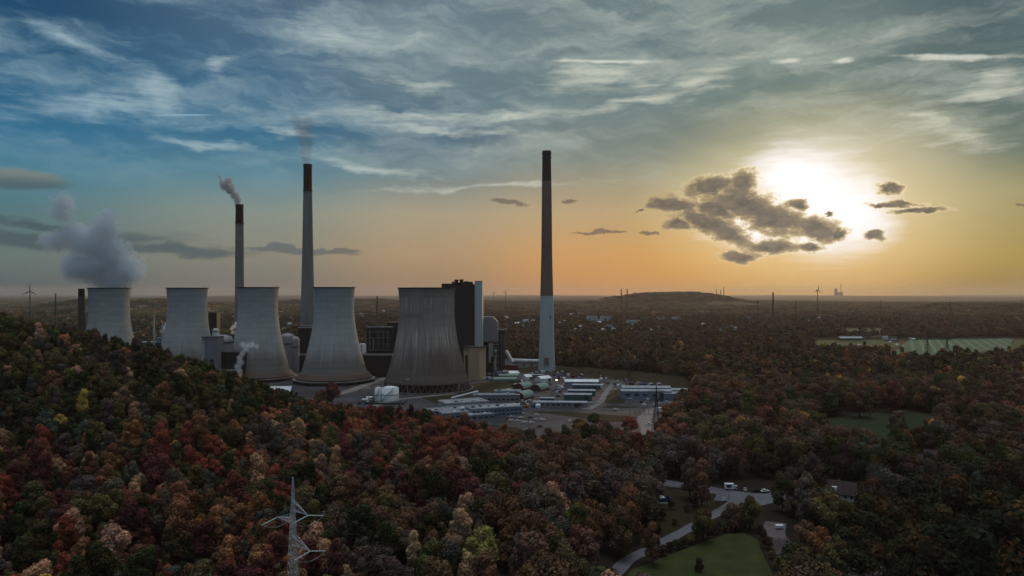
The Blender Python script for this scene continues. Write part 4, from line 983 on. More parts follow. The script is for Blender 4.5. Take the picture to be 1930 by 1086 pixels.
# ------------------------------------------------------------------ lattice pylons
def lattice(b, hs, ws, r, x=0, sub=1):
    for (z0, z1, w0, w1) in zip(hs[:-1], hs[1:], ws[:-1], ws[1:]):
        c0 = [(sx*w0/2, sy*w0/2, z0) for sx, sy in ((-1,-1),(1,-1),(1,1),(-1,1))]; c1 = [(sx*w1/2, sy*w1/2, z1) for sx, sy in ((-1,-1),(1,-1),(1,1),(-1,1))]
        for k in range(4):
            k2 = (k+1) % 4
            b.tube(c0[k], c1[k], r*1.5, 4, sm=False); b.tube(c0[k], c1[k2], r, 4, sm=False); b.tube(c0[k2], c1[k], r, 4, sm=False); b.tube(c1[k], c1[k2], r, 4, sm=False)
def arm_truss(side, z, L, hw, r):
    b = MB(); tip = Vector((side*L, 0, z)); n = 4
    roots = [Vector((side*hw, -hw, z)), Vector((side*hw, hw, z)), Vector((side*hw, -hw*.9, z+1.9)), Vector((side*hw, hw*.9, z+1.9))]
    for q in roots: b.tube(q, tip, r*1.3, 4, sm=False)
    for k in range(n):
        a, c = k/n, (k+1)/n
        for i, j in ((0,1),(0,2),(1,3),(2,3)):
            b.tube(roots[i].lerp(tip, a), roots[j].lerp(tip, c), r, 4, sm=False); b.tube(roots[j].lerp(tip, a), roots[i].lerp(tip, a), r, 4, sm=False)
    return b, tip
def insul(p, q):
    b = MB(); p = Vector(p); q = Vector(q); n = 12; d = q-p
    for k in range(n): b.tube(p+d*(k/n), p+d*((k+.55)/n), .125, 8); b.tube(p+d*((k+.55)/n), p+d*((k+1)/n), .06, 6)
    return b
def pylon(loc, hgt, arms, label, rz, r=.06, wtop=.6, wbase=6.0, strings=True, group='lattice power pylons', spike=5.0):
    t = thing('power_pylon', label, 'pylon', loc, rz, group)
    z = 0; hs = [0]; wd = lambda zz: (wbase+(wtop*2.6-wbase)*min(1, zz/(hgt*.62))) if zz < hgt*.62 else wtop*2.6+(wtop*.25-wtop*2.6)*((zz-hgt*.62)/(hgt*.38))
    while z < hgt-.5: z = min(hgt, z+max(1.1, wd(z)*1.25)); hs.append(z)
    M_steel = M_pylon if strings else MATS['dark_steel']  # farther pylons: backlit shade put into the colour by a darker steel
    b = MB(); lattice(b, hs, [wd(q) for q in hs], r); b.build('lattice_tower', M_steel, t)
    for side, za, L in arms:
        hw = wd(za)/2; b, tip = arm_truss(side, za, L, hw, r*.8); ao = b.build('cross_arm', M_steel, t)
        if strings:
            e = []
            for s_ in (-1, 1):
                q = tip+Vector((0, s_*3.6, -.9)); e.append(q); insul(tip+Vector((0, s_*.1, -.05)), q).build('insulator', M_insul, ao)
            pts = [e[0].lerp(e[1], k/10)-Vector((0, 0, 1.15*math.sin(math.pi*k/10))) for k in range(11)]
            b = MB(); b.path(pts, .035, 5); b.build('jumper_cable', M_steel, ao)
        else:
            b = MB(); b.tube(tip, tip-Vector((0,0,2.5)), .12, 6); b.build('insulator', M_insul, ao)
    return t
px0 = (552-CX)/F*150; z0 = tz(px0, 150); hh = zat(900, 150)-z0
zz = lambda py: zat(py, 150)-z0
pylon((px0, 150, z0), hh, [(1, zz(961), 5.6), (-1, zz(986), 6.0), (1, zz(1025), 6.4), (-1, zz(1052), 3.2)][:3], 'large steel pylon with glass insulator strings in the foreground woods, bottom left of centre', R(-42), r=.043, wtop=.76, wbase=5.2)
for px, pyt, pyb, lb, rr in ((1185, 664, 728, 'faint lattice pylon at the plant road before the dark woods', .12), (1237, 724, 836, 'tall faint lattice pylon by the gate, crossing the warehouse', .09),
                         ):
    x, y = G(px, pyb); hgt = zat(pyt, y)
    pylon((x, y, tz(x, y)), hgt, [(s_, hgt*k, L) for k, L in ((.72, 9), (.86, 7)) for s_ in (-1, 1)], lb, R(8), r=rr, strings=False, wbase=7, group='lattice power pylons')
for px, pyt, pyb, lb in ((1748, 622, 676, 'left one of the two dark pylons standing in the pale field'), (1785, 624, 678, 'right one of the two dark pylons standing in the pale field')):
    x, y = G(px, pyb); hgt = zat(pyt, y)
    pylon((x, y, 0), hgt, [(s_, hgt*k, L) for k, L in ((.7, 11), (.85, 8)) for s_ in (-1, 1)], lb, R(20), r=.16, strings=False, wbase=9, group='lattice power pylons')
for px, pyt, lb in ((1660, 543, 'faint small pylon on the horizon, leftmost of three on the right'), (1791, 544, 'faint small pylon on the horizon, middle of three on the right'), (1926, 546, 'faint small pylon at the right edge of the horizon')):
    y = 3200; x = (px-CX)/F*y; g0 = tz(x, y); hgt = zat(pyt, y)-g0
    pylon((x, y, g0), min(hgt, 75)+8, [(s_, 60*k, 9) for k in (.8, .95) for s_ in (-1, 1)], lb, R(10), r=.3, strings=False, wbase=12, group='lattice power pylons')

# ------------------------------------------------------------------ wind turbines and far chimneys
def turbine(px, py_hub, y, blade, rot, label):
    x = (px-CX)/F*y; g0 = tz(x, y); hub = zat(py_hub, y)-g0
    t = thing('wind_turbine', label, 'wind turbine', (x, y, g0), R(20), 'wind turbines on the horizon')
    M_lgrey = M_dark2
    b = MB(); b.lathe([(2.4,0),(1.3,hub)], 20); b.build('tower', M_lgrey, t)
    b = MB(); b.box(0, 1.5, hub-1.6, 3.4, 9, 3.4); b.build('nacelle', M_lgrey, t)
    b = MB(); b.tube((0,-3.6,hub), (0,-5.0,hub), 1.6, 12, .5); b.build('hub', M_lgrey, t)
    for k in range(3):
        a = R(rot+120*k); d = Vector((math.sin(a), 0, math.cos(a))); s_ = Vector((math.cos(a), 0, -math.sin(a))); c0 = Vector((0,-4.3,hub)); b = MB(); vs = []
        for f_, wd_, th in ((0,.9,.8),(.2,2.2,.5),(.6,1.4,.3),(1,.35,.12)):
            q = c0+d*(blade*f_); vs += [q-s_*wd_+Vector((0,th,0)), q+s_*wd_*.6, q+Vector((0,-th,0))]
        fs = []
        for j in range(3):
            for m_ in range(3): fs.append((j*3+m_, j*3+(m_+1)%3, (j+1)*3+(m_+1)%3, (j+1)*3+m_))
        fs.append((9,10,11)); b.add(vs, fs); b.build('blade', M_lgrey, t)
turbine(56.5, 549, 2400, 26, 2, 'wind turbine at the far left above the low hill')
turbine(1541, 547, 3100, 24, 8, 'wind turbine on the horizon below the sun')
turbine(953, 551, 5200, 26, 35, 'tiny wind turbine on the horizon right of the boiler house')
turbine(930, 553, 6000, 22, 70, 'tiny wind turbine on the horizon close to the boiler house edge')
for px, pyt, y, r_, lb in ((1171,545,4300,5,'left one of two thin far chimneys left of the spoil heap'),(1182,545,4300,5,'right one of two thin far chimneys left of the spoil heap'),(1457,551,2700,4.2,'dark solitary far chimney beside the pale works'),
                        (1350,545,12000,9,'hazy chimney at the right foot of the spoil heap, first'),(1358,547,12000,9,'hazy chimney at the right foot of the spoil heap, second'),(1364,541,12000,9,'hazy chimney at the right foot of the spoil heap, third and tallest'),(1585,534,24500,13,'hazy tall chimney of the distant power station'),
                        (105,553,2000,2.5,'thin mast on the left between the turbine and the red chimney'),(711,558,2600,4,'thin far chimney between the fourth cooling tower and the ribbed one'),(1500,566,2600,2,'short thin mast right of the dark solitary far chimney'),(1428,566,2600,2,'short thin mast left of the dark solitary far chimney')):
    x = (px-CX)/F*y; g0 = tz(x, y); z1 = zat(pyt, y)
    t = thing('far_chimney', lb, 'chimney', (x, y, g0), 0, 'thin chimneys on the horizon')
    b = MB(); b.lathe([(r_,0),(r_*.6,z1-g0)], 14, capt=True); b.build('shaft', M_dark2, t)
    b = MB(); b.lathe([(r_*.6,z1-g0-2),(r_*.9,z1-g0-2),(r_*.9,z1-g0-1),(r_*.6,z1-g0-1)], 14, sm=False); b.build('gallery', M_dark2, t)
y = 25000; x = (1577-CX)/F*y
t = thing('distant_power_station', 'hazy blocky power station silhouette on the horizon under the sun', 'building', (x, y, tz(x, y)), 0)
g0 = tz(x, y); b = MB(); b.box(-28,0,0,75,80,zat(545,y)-g0); b.box(-34,0,zat(545,y)-g0,22,50,24); b.box(0,0,zat(545,y)-g0,16,50,18); b.build('boiler_block', M_dark2, t)
b = MB(); b.box(110,0,0,180,80,zat(551,y)-g0); b.build('machine_hall', M_dark2, t)

# ------------------------------------------------------------------ far buildings among the woods
def block(px, py, W, Dp, h_, label, m_=M_white, wins=True, rz=0, name='apartment_block'):
    x, y = G(px, py); t = thing(name, label, 'building', (x, y, 0), R(rz), 'pale blocks in the woods beyond the plant')
    b = MB(); b.box(0,0,0,W,Dp,h_); b.build('wall', m_, t)
    b = MB(); b.box(0,0,h_,W+1,Dp+1,.8); b.build('roof', M_grey, t)
    if wins:
        for r_ in range(int(h_/4)):
            b = MB(); b.box(0,-Dp/2-.1,1.8+r_*4,W*.92,.25,1.4); b.build('window_band', M_glass, t)
BL = [(1116,609,38,16,26,'tall white apartment block, left part of the pair beyond the chimney'),(1142,608,40,16,24,'white apartment block, right part of the pair beyond the chimney'),
      (1194,614,44,18,18,'white ribbed school block right of the apartment pair'),(1246,606,40,14,16,'pale long block near the foot of the spoil heap, left part'),(1272,605,42,14,16,'pale long block near the foot of the spoil heap, right part'),
      (1376,620,20,10,9,'bright small white block in the right middle woods'),(1403,584,16,10,12,'white square block left of the pale works'),(700,579,30,12,10,'far pale hall seen between the towers, left'),(1150,618,26,12,9,'low brownish block beneath the apartment pair'),
      (1130,576,60,20,8,'faint long pale hall near the two thin chimneys'),(62,613,22,12,12,'pale blue small block left of the red chimney'),(48,611,26,10,8,'low pale block at the far left')]
for q in BL: block(*q)
for px, py, rr_, lb in ((1442,586,13,'pale round tank left of the dark solitary chimney'),(1471,587,12,'pale round tank right of the dark solitary chimney'),(1509,588,9,'first of three little pale domes right of the works'),(1525,588,9,'second of three little pale domes right of the works'),(1540,588,9,'third of three little pale domes right of the works')):
    x, y = G(px, py); t = thing('far_tank', lb, 'tank', (x, y, 0), 0, 'pale tanks of the works near the horizon')
    b = MB(); b.lathe([(rr_,0),(rr_,7),(rr_*.6,11),(.2,12)], 24, capt=True); b.build('shell', M_white, t)
    b = MB(); b.lathe([(rr_+.1,6),(rr_+.6,6),(rr_+.6,7),(rr_+.1,7)], 24, sm=False); b.build('band', M_dark2, t)
x, y = G(1602, 641); t = thing('stable_building', 'long low stable with bright metal roof behind the pasture', 'barn', (x, y, 0), R(2))
b = MB(); b.house(52, 14, 4.5, 3.5); b.build('wall', M_wood, t); b = MB(); b.gable(52, 14, 4.5, 3.5, .8); b.build('roof', M_roof, t)
b = MB(); b.box(0,-7.1,1,44,.2,2.4); b.build('opening', M_dark2, t)
FAR = []
def village_house(x, y, label, s_=1.0, rz=None, group='small houses scattered in the woods beyond the plant', m_=None):
    t = thing('small_house', label, 'house', (x, y, 0), rz if rz is not None else random.uniform(-1,1), group)
    b = MB(); b.house(12*s_, 9*s_, 5*s_, 3.4*s_); b.build('wall', m_ or M_plaster, t)
    b = MB(); b.gable(12*s_, 9*s_, 5*s_, 3.4*s_, .5); b.build('roof', random.choice((M_tile, M_roof, M_grey)), t)
    FAR.append((x, y, 12*s_))
for q in BL: FAR.append((*G(q[0], q[1]), 24))
for px, py, lb in ((1668,640,'dark roofed farmhouse right of the stable, left one'),(1684,641,'white gabled farmhouse at the corner of the pale field'),(1716,640,'tiny pale shed at the top edge of the pale field'),(1722,641,'second tiny pale shed at the top edge of the pale field')):
    village_house(*G(px, py), lb, 1.0 if px < 1700 else .5, group='farm buildings by the fields')
for px, py, lb in ((1579,650,'white van like hut at the left of the pasture'),(1677,646,'small bright hut in the pasture before the farmhouse'),(1691,651,'small bright hut by the pale field corner, upper'),(1699,657,'small bright hut by the pale field corner, lower'),(1620,652,'tiny white hut in the middle of the pasture')):
    village_house(*G(px, py), lb, .35, group='farm buildings by the fields')
zones = [((950,1005,592,628,14),'left of the tallest chimney beyond the plant'),((1045,1100,585,626,10),'right of the tallest chimney beyond the plant'),((1100,1310,588,630,22),'around the white apartment blocks'),
         ((1310,1480,588,632,14),'in the middle woods under the sun'),((245,310,590,628,10),'between the two leftmost cooling towers'),((525,570,585,625,8),'between the third and fourth cooling towers'),((670,750,575,612,12),'between the fourth and ribbed cooling towers'),((20,150,592,618,10),'at the far left beyond the wooded slope'),((1480,1700,592,612,8),'in the hazy right woods')]
NTH = 'first second third fourth fifth sixth seventh eighth ninth tenth eleventh twelfth thirteenth fourteenth fifteenth sixteenth seventeenth eighteenth nineteenth twentieth twenty-first twenty-second'.split()
for (a0, a1, b0, b1, n_), wh in zones:
    for k, px in enumerate(sorted(random.uniform(a0, a1) for _ in range(n_))):
        village_house(*G(px, random.uniform(b0, b1)), f'small house {wh}, {NTH[k]} from left', random.uniform(.8, 1.3), m_=random.choice((M_plaster, M_plaster, M_lgrey, M_wood)), group='small houses '+wh)


# ------------------------------------------------------------------ trees
def leaf_mat():
    m = bpy.data.materials.new('autumn_leaves'); m.use_nodes = True; t = NT(m.node_tree)
    out = t.n('ShaderNodeOutputMaterial')
    at = t.n('ShaderNodeAttribute', attribute_type='INSTANCER', attribute_name='tint'); vv = t.n('ShaderNodeAttribute', attribute_type='GEOMETRY', attribute_name='leafvar')
    r_, g_, b_ = t.sep(vv.outputs['Vector'])[:3]
    k = t.mr(r_, 0, 1, .42, 1.85, smooth=False)
    c = t.scale(at.outputs['Color'], k)
    # single clumps turn earlier than others
    c2 = t.mix(t.mr(g_, .72, .95), c, t.mix(.5, c, (.20,.085,.035)))
    c2 = t.mix(t.m('MULTIPLY', t.mr(g_, .62, .25), .55), c2, t.mix(1.0, c2, (1.25, 1.18, .85), 'MULTIPLY'))
    d = t.n('ShaderNodeBsdfDiffuse'); tr = t.n('ShaderNodeBsdfTranslucent'); mx = t.n('ShaderNodeMixShader'); mx.inputs[0].default_value = .18
    t.put(d.inputs[0], c2); t.put(tr.inputs[0], c2)
    for i, s_ in ((1, d), (2, tr)): t.nt.links.new(s_.outputs[0], mx.inputs[i])
    t.nt.links.new(mx.outputs[0], out.inputs[0]); return m
M_leaf = leaf_mat()
def crown_mesh(name, seed, nleaf, leaf, shape, core=True):
    """unit crown: radius 1, height about 'tall' radii, made of many leaf clumps on lumpy sub-crowns"""
    g = np.random.default_rng(seed); tall = {'round': 1.0, 'tall': 1.45, 'wide': .85, 'cone': 1.6}[shape]
    nb = {'round': 15, 'tall': 15, 'wide': 17, 'cone': 13}[shape]; B = []
    for k in range(nb):
        a = g.uniform(0, 2*math.pi); h_ = g.uniform(-.75, .9)
        w_ = math.sqrt(max(0.05, 1-h_*h_)) if shape != 'cone' else max(.12, .75*(1-(h_+.75)/1.75))
        rr = w_*g.uniform(.45, .82); br = g.uniform(.26, .46)*(1 if shape != 'cone' else .72)
        B.append((rr*math.cos(a), rr*math.sin(a), h_*tall, br))
    B.append((0, 0, 0, .62 if shape != 'cone' else .4)); B.append((g.uniform(-.2,.2), g.uniform(-.2,.2), tall*.72, .36 if shape != 'cone' else .22)); B = np.array(B)
    pk = B[:, 3]**2; pk /= pk.sum(); P = []; N = []; V_ = []; clump = g.random(len(B))
    while len(P) < nleaf:
        i = g.choice(len(B), p=pk); d = g.normal(size=3); d /= np.linalg.norm(d)
        if d[2] < -.45 and g.random() < .85: continue
        p = B[i, :3]+d*B[i, 3]*g.uniform(.78, 1.12+.3*(g.random() < .12))*np.array((1, 1, 1.05))
        dd = np.linalg.norm(B[:, :3]-p, axis=1)/B[:, 3]; dd[i] = 9
        if dd.min() < .78: continue
        P.append(p); N.append(d); V_.append((clump[i]*.45+g.random()*.55, (clump[(i*7+3) % len(B)]+g.random()*.35)/1.35, 0))
    P = np.array(P); N = np.array(N); V_ = np.array(V_)
    N = N+g.normal(size=N.shape)*.34; N /= np.linalg.norm(N, axis=1)[:, None]
    A = np.cross(N, g.normal(size=N.shape)); A /= np.linalg.norm(A, axis=1)[:, None]; C_ = np.cross(N, A)
    s_ = (leaf*g.uniform(.6, 1.35, size=len(P)))[:, None]
    q = [P+A*s_+C_*s_*.25, P+C_*s_*.8-A*s_*.1, P-A*s_*.9-C_*s_*.1, P-C_*s_*.75+A*s_*.2]
    vs = np.stack(q, 1).reshape(-1, 3); vs[:, 2] += tall
    n = len(P); me = bpy.data.meshes.new(name); me.from_pydata(vs.tolist(), [], np.arange(4*n).reshape(n, 4).tolist())
    at = me.attributes.new('leafvar', 'FLOAT_VECTOR', 'FACE'); at.data.foreach_set('vector', V_.reshape(-1))
    me.materials.append(M_leaf); me.update(); return me, tall
def trunk_mesh(name, seed, tall, stem):
    g = random.Random(seed); b = MB(); z0 = -stem; b.tube((0,0,z0), (0,0,tall*.5), .085, 7, .05); top = Vector((0,0,tall*.5))
    for k in range(6):
        a = g.uniform(0, 6.28); e = Vector((math.cos(a)*.6, math.sin(a)*.6, tall*g.uniform(.7, 1.5))); b.tube(Vector((0,0,tall*g.uniform(.05,.5))), e, .04, 5, .012)
    me = bpy.data.meshes.new(name); me.from_pydata([tuple(v) for v in b.v], [], b.f); me.materials.append(M_bark); me.polygons.foreach_set('use_smooth', [True]*len(b.f)); return me
SHAPES = ['round','tall','wide','round','tall','cone']
NEAR = []
for i, sh in enumerate(SHAPES):
    cm, tall = crown_mesh('crown', 40+i, 3200, .074, sh); NEAR.append((cm, trunk_mesh('trunk', i, tall, .55), tall))
src_n = bpy.data.collections.new('tree_sources'); src_f = bpy.data.collections.new('far_tree_sources'); src_w = bpy.data.collections.new('canopy_sources')
for cm, tm, tall in NEAR:
    b_ = cm.copy(); nv, nf = len(cm.vertices), len(cm.polygons)
    o = bpy.data.objects.new('whole_tree', cm); src_n.objects.link(o)
for i, sh in enumerate(('round','wide','tall','round','cone')):
    cm, _ = crown_mesh('far_crown', 90+i, 520, .17, sh); src_f.objects.link(bpy.data.objects.new('distant_tree', cm))
def canopy_mesh(seed):
    g = np.random.default_rng(seed); V0 = []; Fc = []; L = []
    for k in range(26):
        c = np.array((g.uniform(-34, 34), g.uniform(-34, 34), g.uniform(5, 10))); r_ = g.uniform(5, 9.5)
        for j in range(34):
            d = g.normal(size=3); d[2] = abs(d[2])*.9-.15; d /= np.linalg.norm(d); p = c+d*r_*g.uniform(.9, 1.08)
            a = np.cross(d, g.normal(size=3)); a /= np.linalg.norm(a); b_ = np.cross(d, a); s_ = g.uniform(1.2, 2.4)
            n = len(V0); V0 += [p+a*s_, p+b_*s_, p-a*s_, p-b_*s_]; Fc.append((n, n+1, n+2, n+3)); L.append((g.random(), g.random()*.8, 0))
    me = bpy.data.meshes.new('canopy'); me.from_pydata([tuple(v) for v in V0], [], Fc)
    at = me.attributes.new('leafvar', 'FLOAT_VECTOR', 'FACE'); at.data.foreach_set('vector', np.array(L).reshape(-1)); me.materials.append(M_leaf); return me
for i in range(4): src_w.objects.link(bpy.data.objects.new('canopy_patch', canopy_mesh(i+5)))

PAL = {'darkgreen':(.038,.044,.022),'olive':(.085,.074,.036),'green':(.070,.088,.036),'yellowgreen':(.24,.23,.075),'yellow':(.42,.29,.09),'golden':(.40,.24,.07),'orange':(.27,.130,.066),
       'rust':(.165,.080,.050),'red':(.205,.056,.044),'maroon':(.095,.034,.036),'brown':(.105,.064,.044),'greybrown':(.085,.066,.058),'tan':(.34,.21,.14),'bluegreen':(.058,.066,.055),'umber':(.046,.030,.026),'blackgreen':(.022,.026,.017)}
NAMES = list(PAL)
WORD = {'darkgreen':'dark green','olive':'olive','green':'green','yellowgreen':'yellow green','yellow':'yellow','golden':'golden','orange':'orange','rust':'rust brown','red':'red','maroon':'maroon','brown':'brown','greybrown':'grey brown','tan':'tan','umber':'dark brown','blackgreen':'blackish green','bluegreen':'bluish green'}
def weights(px, py):
    """mix of autumn colours by where the tree grows"""
    if px > 560 and py < 712:
        if py > 650: return dict(brown=3, umber=3.4, rust=1.5, olive=2.2, greybrown=2, darkgreen=1, golden=.12, orange=.12)
        return dict(brown=1.6, greybrown=1.6, umber=6, rust=.25, olive=1.3, darkgreen=1.6)
    if px < 620 and py < 770+(0): return dict(darkgreen=5, olive=4, greybrown=2, bluegreen=2, tan=.8, rust=.7, green=1, orange=.3)
    if px < 480 and py < 850: return dict(darkgreen=5, olive=4, bluegreen=2, greybrown=1, rust=.7, yellow=.2, tan=.35)
    if px < 620: return dict(maroon=2.3, red=1.5, rust=2.3, olive=3.2, tan=.6, orange=.8, darkgreen=2.8, greybrown=1.6, bluegreen=1, yellow=.12)
    if px < 960 and py < 860: return dict(red=3.0, rust=3.4, orange=1.4, maroon=1.3, olive=2.6, darkgreen=1.1, brown=.8)
    if px < 960 and py < 960: return dict(rust=2, maroon=1.5, red=1.2, olive=2, greybrown=2.5, brown=2, tan=.3, darkgreen=1)
    if px < 1260 and py < 830: return dict(rust=4, orange=1.2, olive=2, red=1.5, brown=1.5, green=.4)
    if px < 1260 and py < 960: return dict(brown=4, greybrown=4, rust=2, maroon=1, olive=1, darkgreen=.6)
    if px < 1260: return dict(greybrown=3, brown=3, olive=1.6, darkgreen=1.4, bluegreen=1, green=.5, tan=.5, yellowgreen=.15)
    if px < 1560 and py > 860: return dict(brown=2.4, greybrown=2, umber=1.6, darkgreen=1.5, olive=1.2, rust=.5)
    if py > 860: return dict(blackgreen=3, darkgreen=4, umber=1, bluegreen=1, olive=.8, greybrown=.6)
    if px > 1500 and py > 700: return dict(umber=2.6, brown=3.4, greybrown=3.4, darkgreen=1.2, olive=1.5, golden=.2, rust=.5, maroon=.3)
    if py > 760: return dict(umber=2, brown=3.4, greybrown=2.8, rust=.8, darkgreen=1.6, olive=2, golden=.2, red=.12, maroon=.3, yellowgreen=.1)
    if py > 700: return dict(brown=4, greybrown=2.4, rust=1.3, umber=1.6, olive=1.6, golden=.15, orange=.1, red=.1, maroon=.4)
    if py > 640: return dict(brown=2.4, umber=4, rust=.7, olive=2, greybrown=2, darkgreen=1, golden=.1, red=.15)
    return dict(brown=1.5, greybrown=1.5, umber=6, rust=.2, olive=1, darkgreen=1.5)
def inpoly(x, y, P):
    P = np.asarray(P); xi, yi = P[:, 0], P[:, 1]; xj, yj = np.roll(xi, 1), np.roll(yi, 1)
    x = x[:, None]; y = y[:, None]
    with np.errstate(divide='ignore', invalid='ignore'):
        c = ((yi > y) != (yj > y)) & (x < (xj-xi)*(y-yi)/(yj-yi)+xi)
    return c.sum(1) % 2 == 1
ROADPTS = [(np.array([(p.x, p.y) for p in pts[::2]]), wd) for pts, wd in ROADS]
HOUSES = np.array([(*G(1592,951),9),(*G(1742,884),8),(*G(1768,876),8),(*G(1253,945),5),(*G(1469,998),5)]+FAR)
def allowed(x, y, rad=0):
    ok = np.ones(len(x), bool)
    near_only = rad
    for P in CLEAR:
        if inpoly_any(P, x, y): ok &= ~inpoly(x, y, P)
    for pts, wd in ROADPTS:
        if len(pts) == 0: continue
        m_ = (x > pts[:,0].min()-20) & (x < pts[:,0].max()+20) & (y > pts[:,1].min()-20) & (y < pts[:,1].max()+20)
        if m_.any():
            d = np.sqrt((x[m_][:, None]-pts[:, 0])**2+(y[m_][:, None]-pts[:, 1])**2).min(1); z_ = ok[m_]; z_ &= d > wd; ok[m_] = z_
    d = np.sqrt((x[:, None]-HOUSES[:, 0])**2+(y[:, None]-HOUSES[:, 1])**2); ok &= ~((d < HOUSES[:, 2]).any(1))
    # gardens and streets on the camera side of the houses are open
    for hx, hy, hw in FAR:
        m_ = (y > hy*.90) & (y < hy+8) & (np.abs(x/np.maximum(y, 1)-hx/hy)*hy < hw*.55+3+near_only); ok &= ~m_
    return ok
def inpoly_any(P, x, y): return True
# (photo x, crown centre y, radius m, colour, shape index)
SPECIAL = [(905,1040,8.2,'yellowgreen',0),(1143,938,5.2,'yellow',2),(1118,968,6.5,'rust',0),(1404,813,8.5,'golden',2),(1432,853,5.6,'yellowgreen',1),(1467,850,6.5,'red',0),(685,888,4.6,'red',3),(212,845,3.8,'red',0),(185,925,2.6,'yellowgreen',1),
  (626,742,9.5,'maroon',0),(603,750,5.5,'brown',2),(1326,990,6.2,'olive',0),(1230,1030,4.9,'brown',1),(1300,905,6.5,'greybrown',1),(1322,915,7.5,'brown',1),(1414,967,6.6,'olive',0),(1386,974,5.6,'brown',3),(1475,930,5.8,'darkgreen',1),
  (1408,782,8.5,'olive',2),(1510,793,8,'golden',2),(1540,795,8,'olive',2),(1524,1008,6.2,'brown',0),(1552,1026,6.8,'rust',0),(1586,1053,7.6,'olive',0),(1530,935,8.5,'darkgreen',0),(1085,985,6.5,'green',1),(1060,1010,6,'bluegreen',1),
  (845,1068,6.5,'bluegreen',1),(812,1078,6.0,'green',1),(1060,1068,7.0,'brown',5),(970,868,6.5,'red',1),(735,888,4.5,'olive',0),(800,940,5.0,'maroon',0),(170,870,4.8,'tan',0),(390,1010,4.0,'red',0),(1190,975,7,'rust',1),(1170,1000,7,'brown',1),
  (1680,745,13,'maroon',0),(1620,760,12,'brown',2),(1800,745,11,'brown',0),(1765,750,9,'golden',2),(1900,770,9,'red',0),(1640,707,8,'golden',2),(1615,710,6,'orange',2),(1802,655,8,'darkgreen',1),(1450,725,14,'brown',0),(1380,735,13,'rust',2),(1300,770,10,'rust',0),
  (1790,905,7.5,'olive',0),(1850,790,8,'greybrown',0),(1820,800,8,'golden',2),(1690,800,9,'greybrown',0),(1120,790,6,'green',2),(1090,800,6,'olive',0),(1185,800,7,'red',2),(450,690,5,'rust',0),(80,640,4.5,'tan',2),(40,645,4,'tan',0),(165,725,3,'golden',1),(245,640,4,'olive',0),(1560,835,8,'brown',1),
  (1655,1000,12,'blackgreen',0),(1720,960,13,'blackgreen',2),(1800,960,14,'blackgreen',0),(1880,990,14,'blackgreen',0),(1800,1050,13,'blackgreen',2),(1890,920,12,'blackgreen',0),(1700,930,9,'greybrown',0),(1620,1050,9,'blackgreen',0),(1740,1080,12,'blackgreen',0),(1900,1075,13,'blackgreen',1)]
TX = []; TY = []; TR = []; TC = []; TS = []
for px, py, r_, c, s_ in SPECIAL:
    r_ *= .88
    tall = NEAR[s_][2]; x, y = on_ground(px, py, r_*(tall+.35), 200)
    TX.append(x); TY.append(y); TR.append(r_); TC.append(c); TS.append(s_)
SHRUBS = [(1250,1042),(1262,1035),(1276,1030),(1288,1026),(1301,1021),(1318,1013),(1350,1003),(1366,999),(1381,997),(1397,995),(1441,1012),(1448,1030),(1455,1048),(1462,1068),(1318,1072),(1432,1000),(1338,1008),(1271,985),(1248,975),(1295,960),(1310,948),(1240,1000),(1265,955)]
for px, py in SHRUBS:
    x, y = on_ground(px, py, 1.5, 200); TX.append(x); TY.append(y); TR.append(random.uniform(1.3, 2.3)); TC.append(random.choice(('darkgreen', 'umber', 'blackgreen', 'olive'))); TS.append(random.choice((0, 2, 3)))
SP = np.array([TX, TY, TR])
def jitter_grid(y0, y1, sp, marg):
    xs = []; ys = []; y = y0; row = 0
    while y < y1:
        hw = y*CX/F+marg; n = int(2*hw/sp); x = -hw+(np.arange(n)+.5*(row % 2))*sp
        xs.append(x+RNG.uniform(-.42, .42, n)*sp); ys.append(y+RNG.uniform(-.42, .42, n)*sp*.87); y += sp*.87; row += 1
    return np.concatenate(xs), np.concatenate(ys)
parts_ = []
# young dense woods of the slope
x, y = jitter_grid(175, 760, 6.6, 60); z = terrain(x, y); t_ = x/np.maximum(y, 1)*F+CX
m_ = (t_ < 1000) & ((z > .8) | (t_ < 700)); sm = np.clip((1000-t_)/350, 0, 1)
r_ = np.clip(RNG.lognormal(1.26, .33, len(x)), 1.7, 6.2)*(1.0+.45*(1-sm)); keep = RNG.random(len(x)) < (.55+.45*sm)*.93; m_ &= keep
parts_.append((x[m_], y[m_], r_[m_]))
x, y = jitter_grid(215, 800, 10.2, 90); z = terrain(x, y); t_ = x/np.maximum(y, 1)*F+CX
m_ = (t_ >= 975); parts_.append((x[m_], y[m_], np.clip(RNG.lognormal(1.85, .28, m_.sum()), 3.6, 9.8)))
x, y = jitter_grid(750, 1500, 10.5, 120); parts_.append((x, y, RNG.uniform(4.6, 9.0, len(x))))
xf = np.concatenate([p[0] for p in parts_]); yf = np.concatenate([p[1] for p in parts_]); rf_ = np.concatenate([p[2] for p in parts_])
ok = allowed(xf, yf)
d = np.sqrt((xf[:, None]-SP[0])**2+(yf[:, None]-SP[1])**2); ok &= ~((d < SP[2]*.85+rf_[:, None]*.45).any(1))
tt = xf/yf*F+CX
SIL = np.array([(-400,560),(0,590),(60,608),(130,620),(180,630),(240,648),(300,653),(340,670),(400,688),(450,712),(480,722),(540,738),(580,752),(640,764),(700,768),(760,771),(820,784),(900,795),(960,808),(1020,820),(1060,808),(1100,793),(1180,796),(1225,820),(1240,838)], float)
zq = terrain(xf, yf); sil = np.interp(tt, SIL[:, 0], SIL[:, 1])+RNG.uniform(-3, 9, len(xf)); room = (H-zq)-(sil-HY)*yf/F     # tallest tree that still keeps below the crest line
